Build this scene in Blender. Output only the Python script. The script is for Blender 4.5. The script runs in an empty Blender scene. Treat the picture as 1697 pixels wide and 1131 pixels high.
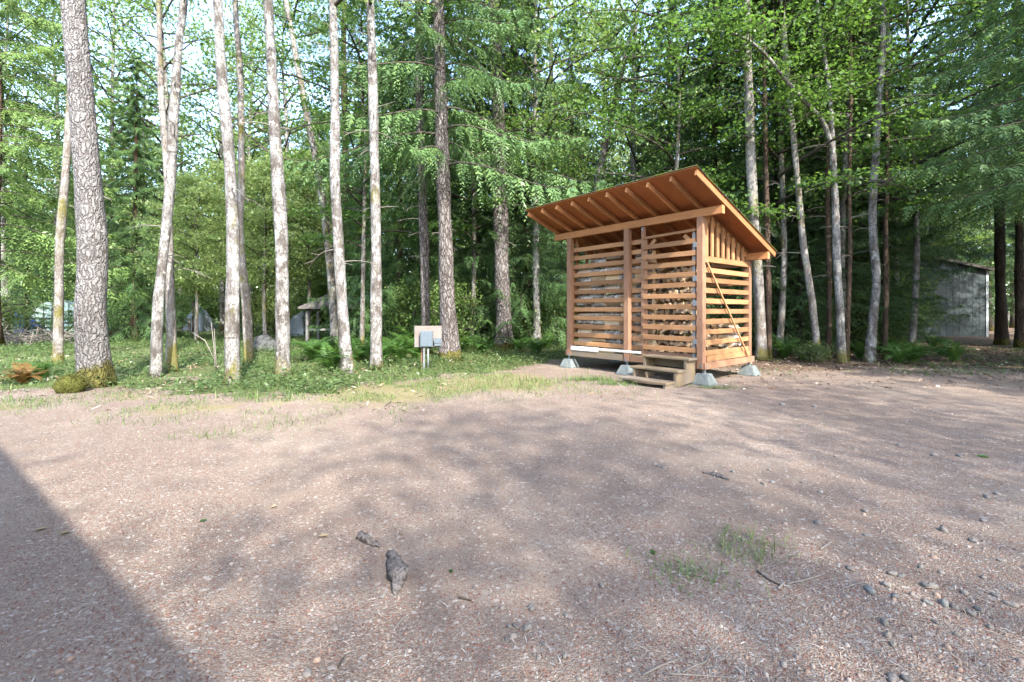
import bpy, math, random
import numpy as np
from mathutils import Vector, Matrix

RAD = math.radians
scene = bpy.context.scene
COL = scene.collection
PI = math.pi

# ------------------------------------------------------------------ camera, sky, sun, exposure
EYE, FPX, CX, HY = 1.3, 754.0, 848.5, 515.0          # eye height, focal length in photo pixels, centre, horizon row
cd = bpy.data.cameras.new('camera')
cam = bpy.data.objects.new('camera', cd); COL.objects.link(cam)
cam.location = (0, 0, EYE); cam.rotation_euler = (RAD(90), 0, 0)
cd.sensor_width = 36; cd.lens = 36 * FPX / 1697; cd.shift_y = -(565.5 - HY) / 1697
cd.clip_start = 0.05; cd.clip_end = 2000
scene.camera = cam

SUN_EL = RAD(41)
SUN_H = Vector((0.42, -0.907, 0)).normalized()
SUN = Vector((SUN_H.x * math.cos(SUN_EL), SUN_H.y * math.cos(SUN_EL), math.sin(SUN_EL)))
world = bpy.data.worlds.new('World'); scene.world = world; world.use_nodes = True
wn = world.node_tree.nodes; wl = world.node_tree.links
sky = wn.new('ShaderNodeTexSky'); sky.sky_type = 'NISHITA'; sky.sun_disc = False
sky.sun_elevation = SUN_EL; sky.sun_rotation = math.atan2(SUN.x, SUN.y)
sky.air_density = 1.0; sky.dust_density = 1.5; sky.ozone_density = 1.0
wl.new(sky.outputs[0], wn['Background'].inputs[0]); wn['Background'].inputs[1].default_value = 0.15
sd = bpy.data.lights.new('sun', 'SUN'); sd.energy = 2.15; sd.angle = RAD(0.53); sd.color = (1.0, 0.95, 0.87)
sun = bpy.data.objects.new('sun', sd); COL.objects.link(sun)
sun.rotation_euler = (-SUN).to_track_quat('-Z', 'Y').to_euler(); sun.location = (10, -20, 25)
vs = scene.view_settings
vs.view_transform = 'Standard'; vs.look = 'None'; vs.gamma = 1.0; vs.use_curve_mapping = False
vs.exposure = 2.9
scene.cycles.max_bounces = 6; scene.cycles.diffuse_bounces = 4; scene.cycles.transmission_bounces = 4
scene.cycles.glossy_bounces = 2; scene.cycles.transparent_max_bounces = 4
scene.cycles.caustics_reflective = False; scene.cycles.caustics_refractive = False

# ------------------------------------------------------------------ helpers
def gpt(px, py):
    """ground point seen at a photo pixel"""
    Y = EYE * FPX / (py - HY)
    return Vector(((px - CX) / FPX * Y, Y, 0))
def dpt(px, py, Y):
    """point seen at a photo pixel at depth Y"""
    return Vector(((px - CX) / FPX * Y, Y, EYE + (HY - py) / FPX * Y))

def mesh_np(name, V, F, mats=(), smooth=False, mi=None, tint=None):
    V = np.asarray(V, np.float32); F = np.asarray(F, np.int32)
    me = bpy.data.meshes.new(name)
    n, k = F.shape
    me.vertices.add(len(V)); me.vertices.foreach_set('co', V.ravel())
    me.loops.add(n * k); me.loops.foreach_set('vertex_index', F.ravel())
    me.polygons.add(n)
    me.polygons.foreach_set('loop_start', np.arange(0, n * k, k, dtype=np.int32))
    me.polygons.foreach_set('loop_total', np.full(n, k, np.int32))
    if smooth: me.polygons.foreach_set('use_smooth', np.ones(n, bool))
    for m in mats: me.materials.append(m)
    if mi is not None: me.polygons.foreach_set('material_index', np.asarray(mi, np.int32))
    if tint is not None:
        a = me.attributes.new('tint', 'FLOAT', 'FACE'); a.data.foreach_set('value', np.asarray(tint, np.float32))
    me.update(calc_edges=True)
    return me

def mesh_py(name, V, F, mats=(), smooth=False, mi=None):
    me = bpy.data.meshes.new(name); me.from_pydata([tuple(v) for v in V], [], F)
    for m in mats: me.materials.append(m)
    if mi is not None: me.polygons.foreach_set('material_index', np.asarray(mi, np.int32))
    if smooth: me.polygons.foreach_set('use_smooth', np.ones(len(F), bool))
    me.update()
    return me

def link(name, data, parent=None, loc=None, rot=None, scale=None, matrix=None):
    o = bpy.data.objects.new(name, data); COL.objects.link(o)
    if parent is not None: o.parent = parent
    if matrix is not None: o.matrix_local = matrix
    if loc is not None: o.location = loc
    if rot is not None: o.rotation_euler = rot
    if scale is not None: o.scale = scale if hasattr(scale, '__len__') else (scale,) * 3
    return o
def tag(o, label=None, cat=None, group=None, kind=None):
    if label: o['label'] = label
    if cat: o['category'] = cat
    if group: o['group'] = group
    if kind: o['kind'] = kind
    return o
def thing(name, label, cat, loc=(0, 0, 0), rz=0, group=None):
    return tag(link(name, None, loc=loc, rot=(0, 0, rz)), label, cat, group)

class Geo:
    """collects quads as numpy blocks"""
    def __init__(s): s.V = []; s.F = []; s.T = []; s.n = 0
    def add(s, V, F, t=None):
        V = np.asarray(V, np.float32).reshape(-1, 3); F = np.asarray(F, np.int32)
        s.V.append(V); s.F.append(F + s.n); s.n += len(V)
        s.T.append(np.full(len(F), 0.5) if t is None else np.asarray(t))
    def mesh(s, name, mats, smooth=False):
        return mesh_np(name, np.concatenate(s.V), np.concatenate(s.F), mats, smooth, tint=np.concatenate(s.T))

def tube_arr(pts, rad, ns=8, caps=True, lobes=None):
    """quads of a tube along pts; lobes(ang, i)->radius factor array"""
    P = np.asarray([tuple(p) for p in pts], float); n = len(P)
    rad = np.broadcast_to(np.asarray(rad, float), (n,))
    T = np.gradient(P, axis=0); T /= np.linalg.norm(T, axis=1)[:, None] + 1e-9
    ref = np.array([0, 1.0, 0]) if abs(T[0][1]) < 0.8 else np.array([1.0, 0, 0])
    A = np.cross(T, ref); A /= np.linalg.norm(A, axis=1)[:, None] + 1e-9
    B = np.cross(T, A)
    ang = np.arange(ns) * 2 * PI / ns
    r = np.repeat(rad[:, None], ns, 1)
    if lobes is not None: r = r * lobes(ang[None, :], np.arange(n)[:, None])
    V = P[:, None, :] + r[:, :, None] * (np.cos(ang)[None, :, None] * A[:, None, :] + np.sin(ang)[None, :, None] * B[:, None, :])
    V = V.reshape(-1, 3)
    i = np.arange(n - 1)[:, None]; j = np.arange(ns)[None, :]; j2 = (j + 1) % ns
    F = np.stack([i * ns + j, i * ns + j2, (i + 1) * ns + j2, (i + 1) * ns + j], -1).reshape(-1, 4)
    if caps:
        c = len(V); V = np.concatenate([V, P[:1], P[-1:]])
        jj = np.arange(0, ns, 2)
        F1 = np.stack([np.full(len(jj), c), (jj + 2) % ns, (jj + 1) % ns, jj], -1)
        o = (n - 1) * ns
        F2 = np.stack([np.full(len(jj), c + 1), o + jj, o + (jj + 1) % ns, o + (jj + 2) % ns], -1)
        F = np.concatenate([F, F1, F2])
    return V, F

def norm(a): return a / (np.linalg.norm(a, axis=-1, keepdims=True) + 1e-9)

def leaves_arr(P, D, N, L, W, fold=0.15, k=0.45):
    """rhombic leaves: base P, direction D, normal N"""
    S = norm(np.cross(D, N)); L = np.asarray(L)[..., None]; W = np.asarray(W)[..., None]
    mid = P + D * L * k + N * W * fold
    V = np.stack([P, mid + S * W * .5, P + D * L, mid - S * W * .5], 1).reshape(-1, 3)
    F = np.arange(len(P) * 4).reshape(-1, 4)
    return V, F

def catmull(pts, n):
    P = [Vector(p) for p in pts]
    P = [P[0] * 2 - P[1]] + P + [P[-1] * 2 - P[-2]]
    out = []; segs = len(P) - 3
    for q in range(n):
        t = q / (n - 1) * segs; i = min(int(t), segs - 1); t -= i
        a, b, c, d = P[i:i + 4]
        out.append(0.5 * ((2 * b) + (c - a) * t + (2 * a - 5 * b + 4 * c - d) * t * t + (3 * b - a - 3 * c + d) * t ** 3))
    return out

def vnoise(x, y, sc, seed):
    """smooth lattice noise 0..1"""
    g = np.random.default_rng(seed).random((257, 257))
    x = np.asarray(x) * sc + 1000.3; y = np.asarray(y) * sc + 1000.7
    xi = np.floor(x).astype(int); yi = np.floor(y).astype(int); fx = x - xi; fy = y - yi
    fx = fx * fx * (3 - 2 * fx); fy = fy * fy * (3 - 2 * fy)
    a = g[xi % 256, yi % 256]; b = g[(xi + 1) % 256, yi % 256]; c = g[xi % 256, (yi + 1) % 256]; d = g[(xi + 1) % 256, (yi + 1) % 256]
    return (a * (1 - fx) + b * fx) * (1 - fy) + (c * (1 - fx) + d * fx) * fy
def sstep(a, b, x):
    t = np.clip((np.asarray(x) - a) / (b - a), 0, 1); return t * t * (3 - 2 * t)

# ------------------------------------------------------------------ materials
class MB:
    def __init__(s, name):
        s.m = bpy.data.materials.new(name); s.m.use_nodes = True
        s.nt = s.m.node_tree; s.p = s.nt.nodes['Principled BSDF']; s.out = s.nt.nodes['Material Output']
    def n(s, t, **kw):
        nd = s.nt.nodes.new('ShaderNode' + t)
        for k, v in kw.items():
            if k.startswith('i_'):
                key = k[2:]; key = int(key) if key.isdigit() else key.replace('_', ' ')
                s.set(nd.inputs[key], v)
            else: setattr(nd, k, v)
        return nd
    def set(s, sock, v):
        if isinstance(v, bpy.types.NodeSocket): s.nt.links.new(v, sock)
        elif isinstance(v, bpy.types.Node): s.nt.links.new(v.outputs[0], sock)
        else:
            if hasattr(sock.default_value, '__len__') and hasattr(v, '__len__') and len(v) == 3 and len(sock.default_value) == 4: v = (*v, 1)
            sock.default_value = v
    def coord(s, scale=(1, 1, 1), kind='Object'):
        tc = s.n('TexCoord'); mp = s.n('Mapping'); s.nt.links.new(tc.outputs[kind], mp.inputs[0])
        mp.inputs['Scale'].default_value = scale; return mp.outputs[0]
    def noise(s, co, scale, detail=4, rough=.55, dist=0):
        nd = s.n('TexNoise'); s.set(nd.inputs['Vector'], co); nd.inputs['Scale'].default_value = scale
        nd.inputs['Detail'].default_value = detail; nd.inputs['Roughness'].default_value = rough; nd.inputs['Distortion'].default_value = dist
        return nd.outputs[0]
    def voro(s, co, scale, feature='F1'):
        nd = s.n('TexVoronoi', feature=feature); s.set(nd.inputs['Vector'], co); nd.inputs['Scale'].default_value = scale; return nd
    def ramp(s, fac, stops):
        nd = s.n('ValToRGB'); s.set(nd.inputs[0], fac); e = nd.color_ramp.elements
        while len(e) < len(stops): e.new(.5)
        for q, (p, c) in zip(e, stops):
            q.position = p; q.color = (c, c, c, 1) if not hasattr(c, '__len__') else (*c[:3], 1)
        return nd.outputs[0]
    def mix(s, fac, a, b, mode='MIX'):
        nd = s.n('Mix', data_type='RGBA', blend_type=mode)
        s.set(nd.inputs[0], fac); s.set(nd.inputs[6], a); s.set(nd.inputs[7], b); return nd.outputs[2]
    def math(s, op, a, b=0.5):
        nd = s.n('Math', operation=op); s.set(nd.inputs[0], a); s.set(nd.inputs[1], b); return nd.outputs[0]
    def fin(s, color, rough=.8, bump=None, bs=.5, bd=.02, spec=.3):
        s.set(s.p.inputs['Base Color'], color); s.set(s.p.inputs['Roughness'], rough); s.p.inputs['Specular IOR Level'].default_value = spec
        if bump is not None:
            b = s.n('Bump'); b.inputs['Strength'].default_value = bs; b.inputs['Distance'].default_value = bd
            s.set(b.inputs['Height'], bump); s.nt.links.new(b.outputs[0], s.p.inputs['Normal'])
        return s.m
    def rnd(s): return s.n('ObjectInfo').outputs['Random']

def leaf_mat(name, stops, trans=(.25, .38, .06), tf=.4, rough=.45, scale=.6):
    b = MB(name)
    at = b.n('Attribute', attribute_name='tint').outputs['Fac']
    big = b.noise(b.coord(kind='Object'), scale, 2)
    f = b.math('ADD', b.math('MULTIPLY', at, .62), b.math('MULTIPLY', big, .38))
    f = b.math('ADD', f, b.math('MULTIPLY', b.math('SUBTRACT', b.rnd(), .5), .16))
    c = b.ramp(f, stops)
    b.fin(c, rough, spec=.35)
    tr = b.n('BsdfTranslucent'); b.set(tr.inputs[0], b.mix(.55, c, trans))
    ms = b.n('MixShader'); ms.inputs[0].default_value = tf
    b.nt.links.new(b.p.outputs[0], ms.inputs[1]); b.nt.links.new(tr.outputs[0], ms.inputs[2]); b.nt.links.new(ms.outputs[0], b.out.inputs[0])
    return b.m

def wood_mat(name, a, c, rough=.75, knots=True, grey=None, var=.35):
    """planks are built with the grain along local X"""
    b = MB(name)
    oi = b.n('ObjectInfo'); tc = b.n('TexCoord')
    add = b.n('VectorMath', operation='ADD'); b.nt.links.new(tc.outputs['Object'], add.inputs[0])
    sc = b.n('VectorMath', operation='SCALE'); b.nt.links.new(oi.outputs['Random'], sc.inputs['Scale']); sc.inputs[0].default_value = (17, 31, 23)
    b.nt.links.new(sc.outputs[0], add.inputs[1])
    mp = b.n('Mapping'); b.nt.links.new(add.outputs[0], mp.inputs[0]); mp.inputs['Scale'].default_value = (1.2, 16, 16)
    g = b.noise(mp.outputs[0], 3.0, 6, .6, .6)
    mp2 = b.n('Mapping'); b.nt.links.new(add.outputs[0], mp2.inputs[0]); mp2.inputs['Scale'].default_value = (1, 2, 2)
    blot = b.noise(mp2.outputs[0], 2.2, 3)
    col = b.ramp(g, [(.3, c), (.7, a)])
    col = b.mix(b.ramp(blot, [(.35, .0), (.75, .5)]), col, tuple(x * .62 for x in c))
    tone = b.ramp(oi.outputs['Random'], [(0, 1 - var), (1, 1 + var * .45)])
    col = b.mix(1.0, col, tone, 'MULTIPLY')
    if knots:
        v = b.voro(mp2.outputs[0], 2.6)
        k = b.ramp(v.outputs['Distance'], [(.035, 1), (.07, 0)])
        col = b.mix(b.math('MULTIPLY', k, .8), col, (.05, .025, .012))
    if grey:
        gm = b.ramp(b.noise(mp2.outputs[0], 1.3, 4), [(.42, 0), (.62, .8)])
        col = b.mix(gm, col, grey)
    return b.fin(col, rough, g, .35, .004)

def alder_bark(name, pale, dark, moss=.5, lich=.5):
    b = MB(name)
    co = b.coord(); r = b.rnd()
    shift = b.n('VectorMath', operation='ADD'); b.set(shift.inputs[0], co)
    sc = b.n('VectorMath', operation='SCALE'); sc.inputs[0].default_value = (13, 7, 29); b.set(sc.inputs['Scale'], r); b.nt.links.new(sc.outputs[0], shift.inputs[1])
    co = shift.outputs[0]
    def mp(x, y, z):
        m = b.n('Mapping'); b.set(m.inputs[0], co); m.inputs['Scale'].default_value = (x, y, z); return m.outputs[0]
    fine = b.noise(mp(1, 1, .6), 38, 8, .75)
    patch = b.noise(mp(1, 1, .55), 5.5, 5, .6, .4)
    band = b.noise(mp(.5, .5, 6), 2.2, 4, .6)
    col = b.ramp(patch, [(.36, dark), (.47, tuple((p + q) / 2 for p, q in zip(pale, dark))), (.56, pale)])
    col = b.mix(b.ramp(fine, [(.40, .9), (.52, 0)]), col, dark)
    col = b.mix(b.ramp(band, [(.27, .85), (.4, 0)]), col, tuple(x * .55 for x in dark))
    l = b.ramp(b.noise(mp(1, 1, .8), 9, 4, .6), [(.56, 0), (.66, lich)])
    col = b.mix(l, col, (.40, .40, .38))
    crack = b.ramp(b.voro(mp(1, 1, .32), 17, 'DISTANCE_TO_EDGE').outputs['Distance'], [(0, .8), (.07, 0)])
    col = b.mix(b.math('MULTIPLY', crack, b.ramp(patch, [(.45, .9), (.6, .15)])), col, (.07, .055, .045))
    sep = b.n('SeparateXYZ'); b.set(sep.inputs[0], b.coord())
    low = b.ramp(b.math('MULTIPLY', sep.outputs[2], .8), [(0.0, .20), (.6, 0)])
    mm = b.math('ADD', b.noise(mp(1, 1, .45), 3.1, 6, .65), low)
    mf = b.math('MULTIPLY', b.ramp(mm, [(.66 - .2 * moss, 0), (.80 - .2 * moss, 1)]), b.ramp(fine, [(.3, .6), (.55, 1)]))
    col = b.mix(mf, col, b.ramp(fine, [(.35, (.06, .056, .016)), (.65, (.17, .155, .04))]))
    h = b.math('ADD', b.math('MULTIPLY', fine, .6), b.math('MULTIPLY', b.math('SUBTRACT', 1, crack), .5))
    return b.fin(col, .9, h, .8, .02, .15)

def fir_bark(name, plate, crackc, sc=13, moss=.25, cw=.10, bmin=.1):
    b = MB(name); co = b.coord()
    def mp(x, y, z, src=co):
        m = b.n('Mapping'); b.set(m.inputs[0], src); m.inputs['Scale'].default_value = (x, y, z); return m.outputs[0]
    dn = b.n('TexNoise'); b.set(dn.inputs['Vector'], co); dn.inputs['Scale'].default_value = 7; dn.inputs['Detail'].default_value = 4
    ds = b.n('VectorMath', operation='SCALE'); b.nt.links.new(dn.outputs['Color'], ds.inputs[0]); ds.inputs['Scale'].default_value = .17
    ad = b.n('VectorMath', operation='ADD'); b.set(ad.inputs[0], co); b.nt.links.new(ds.outputs[0], ad.inputs[1])
    dco = ad.outputs[0]
    e = b.voro(mp(1, 1, .22, dco), sc, 'DISTANCE_TO_EDGE').outputs['Distance']
    e2 = b.voro(mp(1, 1, .5, dco), sc * 2.6, 'DISTANCE_TO_EDGE').outputs['Distance']
    fine = b.noise(mp(1, 1, .4), 34, 5, .65)
    blot = b.noise(mp(1, 1, .8), 1.6, 4)
    plate2 = tuple(x * .68 for x in plate)
    col = b.mix(b.ramp(blot, [(.38, 0), (.6, 1)]), plate2, plate)
    col = b.mix(b.ramp(fine, [(.35, .6), (.6, 0)]), col, tuple(x * .4 for x in plate))
    col = b.mix(b.ramp(e2, [(0, .55), (.1, 0)]), col, crackc)
    brk = b.ramp(b.noise(mp(1, 1, .6), 8.0, 4), [(.38, bmin), (.58, .95)])
    col = b.mix(b.math('MULTIPLY', b.ramp(e, [(.02, 1), (cw, 0)]), brk), col, crackc)
    sep = b.n('SeparateXYZ'); b.set(sep.inputs[0], b.coord())
    low = b.ramp(sep.outputs[2], [(0.0, .9), (.35, .3), (.75, 0)])
    mf = b.math('MULTIPLY', b.ramp(b.math('ADD', low, b.noise(co, 3, 4)), [(1.0 - moss, 0), (1.16 - moss, 1)]), 1)
    col = b.mix(mf, col, b.ramp(fine, [(.35, (.045, .043, .014)), (.65, (.125, .115, .034))]))
    h = b.math('ADD', b.ramp(e, [(0, 0), (.22, 1)]), b.math('MULTIPLY', fine, .4))
    return b.fin(col, .92, h, .9, .035, .12)

def plain(name, c, rough=.7, spec=.3, metal=0, nz=.25, ns=18, bump=.2):
    b = MB(name); f = b.noise(b.coord(), ns, 5)
    col = b.ramp(f, [(.3, tuple(x * (1 - nz) for x in c)), (.7, tuple(min(1, x * (1 + nz * .5)) for x in c))])
    b.p.inputs['Metallic'].default_value = metal
    return b.fin(col, rough, f, bump, .004, spec)

M = {}
M['alder'] = alder_bark('alder_bark', (.24, .236, .228), (.075, .065, .057), .3, .75)
M['alder_moss'] = alder_bark('mossy_alder_bark', (.235, .225, .21), (.12, .10, .085), .75, .55)
M['alder_dark'] = alder_bark('dark_alder_bark', (.22, .21, .19), (.07, .058, .048), .6, .5)  # alder bark in a darker, browner tone with more moss
M['fir'] = fir_bark('plated_fir_bark', (.235, .226, .22), (.08, .064, .056), 19, .30, .085, .0)
M['fir2'] = fir_bark('furrowed_fir_bark', (.22, .20, .192), (.045, .034, .029), 14, .06, .17, .55)
M['reddish'] = fir_bark('reddish_bark', (.15, .105, .075), (.05, .035, .027), 26, .2)
M['darkbark'] = fir_bark('dark_cedar_bark', (.085, .068, .055), (.03, .024, .02), 24, .15)
M['twig'] = plain('dead_twig', (.19, .17, .15), .9)
M['limb'] = plain('limb_bark', (.055, .046, .036), .95)
DEC = [(.1, (.060, .105, .030)), (.4, (.095, .16, .042)), (.65, (.135, .205, .058)), (.95, (.19, .25, .085))]
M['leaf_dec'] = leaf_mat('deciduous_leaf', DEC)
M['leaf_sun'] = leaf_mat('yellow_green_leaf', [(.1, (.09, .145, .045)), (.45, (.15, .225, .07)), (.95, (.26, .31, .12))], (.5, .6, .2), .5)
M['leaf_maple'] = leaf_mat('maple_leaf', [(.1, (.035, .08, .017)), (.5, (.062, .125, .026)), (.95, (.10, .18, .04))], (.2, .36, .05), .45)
CED = [(.1, (.042, .085, .034)), (.45, (.075, .14, .050)), (.75, (.11, .185, .062)), (.95, (.16, .235, .08))]
M['leaf_cedar'] = leaf_mat('cedar_spray', CED, (.2, .34, .1), .3)
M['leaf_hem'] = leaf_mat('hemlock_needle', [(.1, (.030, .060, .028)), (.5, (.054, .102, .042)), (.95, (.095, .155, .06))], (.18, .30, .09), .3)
M['leaf_light'] = leaf_mat('light_cedar_spray', [(.1, (.055, .10, .03)), (.5, (.10, .165, .045)), (.95, (.17, .24, .07))], (.32, .45, .12), .35)
M['cover'] = leaf_mat('ground_cover_leaf', [(.1, (.038, .072, .026)), (.45, (.068, .112, .038)), (.8, (.115, .155, .058)), (.97, (.19, .20, .10))], (.22, .3, .09), .35)
M['grass'] = leaf_mat('grass_blade', [(.1, (.05, .10, .025)), (.55, (.10, .17, .045)), (.95, (.24, .26, .10))], (.28, .38, .1), .35)
M['fern'] = leaf_mat('fern_frond', [(.1, (.03, .075, .018)), (.5, (.055, .125, .028)), (.95, (.10, .18, .04))], (.2, .36, .06), .35)
M['fern_brown'] = leaf_mat('dry_fern_frond', [(.1, (.10, .05, .018)), (.5, (.2, .10, .03)), (.95, (.16, .16, .04))], (.3, .2, .06), .3)
M['wood'] = wood_mat('stained_slat', (.40, .218, .102), (.28, .137, .061), var=.4)
M['post'] = wood_mat('stained_post', (.30, .17, .105), (.215, .112, .066), var=.2)
M['ply'] = wood_mat('stained_plywood', (.40, .15, .055), (.30, .10, .034), knots=False, var=.1)
M['rafter'] = wood_mat('rafter_wood', (.42, .20, .085), (.33, .145, .055), var=.3)
M['stepwood'] = wood_mat('weathered_step', (.23, .175, .11), (.15, .11, .066), grey=(.145, .125, .105), var=.15)
M['polewood'] = wood_mat('pale_pole', (.42, .25, .13), (.32, .17, .08), var=.1)
M['plypale'] = wood_mat('weathered_plywood', (.21, .18, .16), (.16, .137, .122), knots=True, grey=(.145, .14, .136), var=.05)
M['fencewood'] = wood_mat('dark_fence', (.06, .05, .042), (.035, .03, .026))
M['gatewood'] = wood_mat('pale_gate', (.26, .25, .235), (.19, .18, .17))
M['white'] = plain('white_paint', (.55, .55, .54), .6)
M['galv'] = plain('galvanised', (.17, .185, .195), .55, .5, .4)
M['box_grey'] = plain('grey_enamel', (.088, .112, .135), .45, .45, 0, .12)
M['conc'] = plain('concrete', (.14, .16, .157), .9, .2, 0, .3, 14, .4)
M['tarp_white'] = plain('white_tarp', (.22, .25, .28), .5)
M['tarp_blue'] = plain('blue_tarp', (.03, .07, .25), .5)
M['shingle'] = plain('grey_shingle', (.13, .115, .105), .95, .15, 0, .45, 30, .6)
M['greyboard'] = plain('grey_siding', (.04, .052, .055), .75, .25, 0, .15)
M['trim'] = plain('pale_trim', (.32, .36, .38), .6)
def roofing():
    b = MB('mossy_roofing'); co = b.coord(); f = b.noise(co, 40, 4); m = b.noise(co, 2.4, 5)
    col = b.mix(b.ramp(m, [(.4, 0), (.6, .9)]), b.ramp(f, [(.3, (.03, .03, .028)), (.7, (.07, .065, .06))]), (.12, .13, .02))
    return b.fin(col, .95, f, .5, .01, .1)
M['roofing'] = roofing()
M['moss'] = leaf_mat('moss_tuft', [(.1, (.04, .048, .012)), (.5, (.085, .092, .022)), (.95, (.15, .145, .04))], (.15, .15, .04), .2)
M['moss_solid'] = plain('moss_cushion', (.075, .08, .02), .95, .1, 0, .6, 22, 1.0)
def logwood():
    b = MB('split_wood'); co = b.coord((2, 30, 30)); g = b.noise(co, 3, 5); r = b.rnd()
    c = b.ramp(r, [(0, (.72, .55, .33)), (.4, (.60, .42, .25)), (.7, (.45, .35, .26)), (1, (.78, .64, .44))])
    c = b.mix(b.ramp(g, [(.35, .6), (.65, 0)]), c, (.26, .16, .09))
    return b.fin(c, .85, g, .5, .01, .15)
def logbark():
    b = MB('log_bark'); co = b.coord((1, 1, 1)); g = b.noise(co, 24, 6, .7); p = b.noise(co, 7, 4)
    c = b.ramp(p, [(.38, (.13, .10, .08)), (.48, (.30, .27, .235)), (.62, (.52, .49, .45))])
    c = b.mix(b.ramp(g, [(.38, .8), (.56, 0)]), c, (.06, .05, .04))
    return b.fin(c, .95, g, .8, .015, .1)
M['logwood'] = logwood(); M['logbark'] = logbark()
def stone_mat():
    b = MB('river_stone'); r = b.rnd(); f = b.noise(b.coord(), 30, 5)
    c = b.ramp(r, [(0, (.125, .12, .115)), (.3, (.17, .15, .125)), (.55, (.085, .085, .085)), (.75, (.225, .20, .17)), (1, (.13, .145, .145))])
    c = b.mix(b.ramp(f, [(.35, .4), (.65, 0)]), c, (.12, .10, .09))
    return b.fin(c, .8, f, .25, .004, .3)
M['stone'] = stone_mat()
def bits_mat():
    b = MB('ground_bits'); t = b.n('Attribute', attribute_name='tint').outputs['Fac']
    c = b.ramp(t, [(0, (.08, .038, .029)), (.2, (.19, .088, .062)), (.36, (.115, .076, .058)), (.55, (.25, .18, .135)), (.74, (.17, .15, .135)), (.9, (.29, .25, .215)), (1, (.31, .30, .275))])
    return b.fin(c, .85, spec=.25)
M['bits'] = bits_mat()
def litter_mat():
    b = MB('leaf_litter'); t = b.n('Attribute', attribute_name='tint').outputs['Fac']
    c = b.ramp(t, [(0, (.05, .03, .02)), (.35, (.13, .08, .05)), (.65, (.22, .15, .10)), (.85, (.34, .27, .2)), (1, (.5, .47, .42))])
    return b.fin(c, .8, spec=.25)
M['litter'] = litter_mat()

def ground_mat():
    b = MB('ground_soil'); co = b.coord()
    def at(n): return b.n('Attribute', attribute_name=n).outputs['Fac']
    big = b.noise(co, .55, 4, .55); mid = b.noise(co, 3.2, 5, .6); fine = b.noise(co, 42, 5, .7); spk = b.voro(co, 130)
    spk2 = b.voro(co, 60)
    dirt = b.ramp(big, [(.34, (.115, .088, .072)), (.5, (.18, .142, .114)), (.64, (.275, .228, .18))])
    dirt = b.mix(b.ramp(mid, [(.38, .55), (.6, 0)]), dirt, (.115, .082, .066))
    sp = b.n('SeparateColor'); b.nt.links.new(spk.outputs['Color'], sp.inputs[0])
    sp2 = b.n('SeparateColor'); b.nt.links.new(spk2.outputs['Color'], sp2.inputs[0])
    chips = b.ramp(sp.outputs[0], [(0, (.095, .05, .038)), (.16, (.19, .108, .078)), (.4, (.175, .138, .11)), (.7, (.28, .228, .178)), (.9, (.20, .185, .168)), (1, (.30, .275, .243))])
    bare = b.ramp(b.noise(co, .8, 5, .6, .5), [(.42, 1), (.62, .45)])
    dirt = b.mix(b.math('MULTIPLY', b.math('SUBTRACT', 1, bare), .35), dirt, (.30, .235, .17))
    dirt = b.mix(b.math('MULTIPLY', bare, b.ramp(b.math('ADD', b.math('MULTIPLY', sp.outputs[1], .6), b.math('MULTIPLY', mid, .6)), [(.38, .2), (.72, .95)])), dirt, chips)
    dirt = b.mix(b.ramp(sp2.outputs[0], [(.955, 0), (.97, .55)]), dirt, (.40, .37, .33))
    dirt = b.mix(b.ramp(fine, [(.3, .45), (.55, 0)]), dirt, (.11, .07, .055))
    moss = b.ramp(fine, [(.3, (.10, .105, .022)), (.7, (.21, .20, .05))])
    mf = b.ramp(b.math('ADD', at('moss'), b.math('MULTIPLY', b.math('SUBTRACT', mid, .5), 1.2)), [(.42, 0), (.75, .75)])
    mf = b.math('MULTIPLY', mf, b.ramp(b.math('ADD', fine, b.math('MULTIPLY', b.math('SUBTRACT', b.noise(co, 14, 5, .7), .5), .9)), [(.38, .15), (.6, 1)]))
    col = b.mix(mf, dirt, moss)
    lit = b.mix(b.ramp(sp.outputs[2], [(.3, .2), (.9, .8)]), (.085, .058, .042), b.ramp(sp.outputs[0], [(0, (.045, .03, .022)), (.6, (.14, .09, .06)), (1, (.30, .24, .18))]))
    lf = b.ramp(b.math('ADD', at('litter'), b.math('MULTIPLY', b.math('SUBTRACT', mid, .5), .7)), [(.35, 0), (.65, 1)])
    col = b.mix(lf, col, lit)
    gr = b.ramp(fine, [(.3, (.035, .06, .018)), (.7, (.10, .125, .04))])
    gf = b.ramp(b.math('ADD', at('green'), b.math('MULTIPLY', b.math('SUBTRACT', mid, .5), 1.0)), [(.42, 0), (.66, .9)])
    col = b.mix(gf, col, gr)
    h = b.math('ADD', b.math('MULTIPLY', fine, .5), b.math('MULTIPLY', b.math('SUBTRACT', 1, spk.outputs['Distance']), .5))
    return b.fin(col, .92, h, .7, .02, .15)
M['ground'] = ground_mat()

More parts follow.
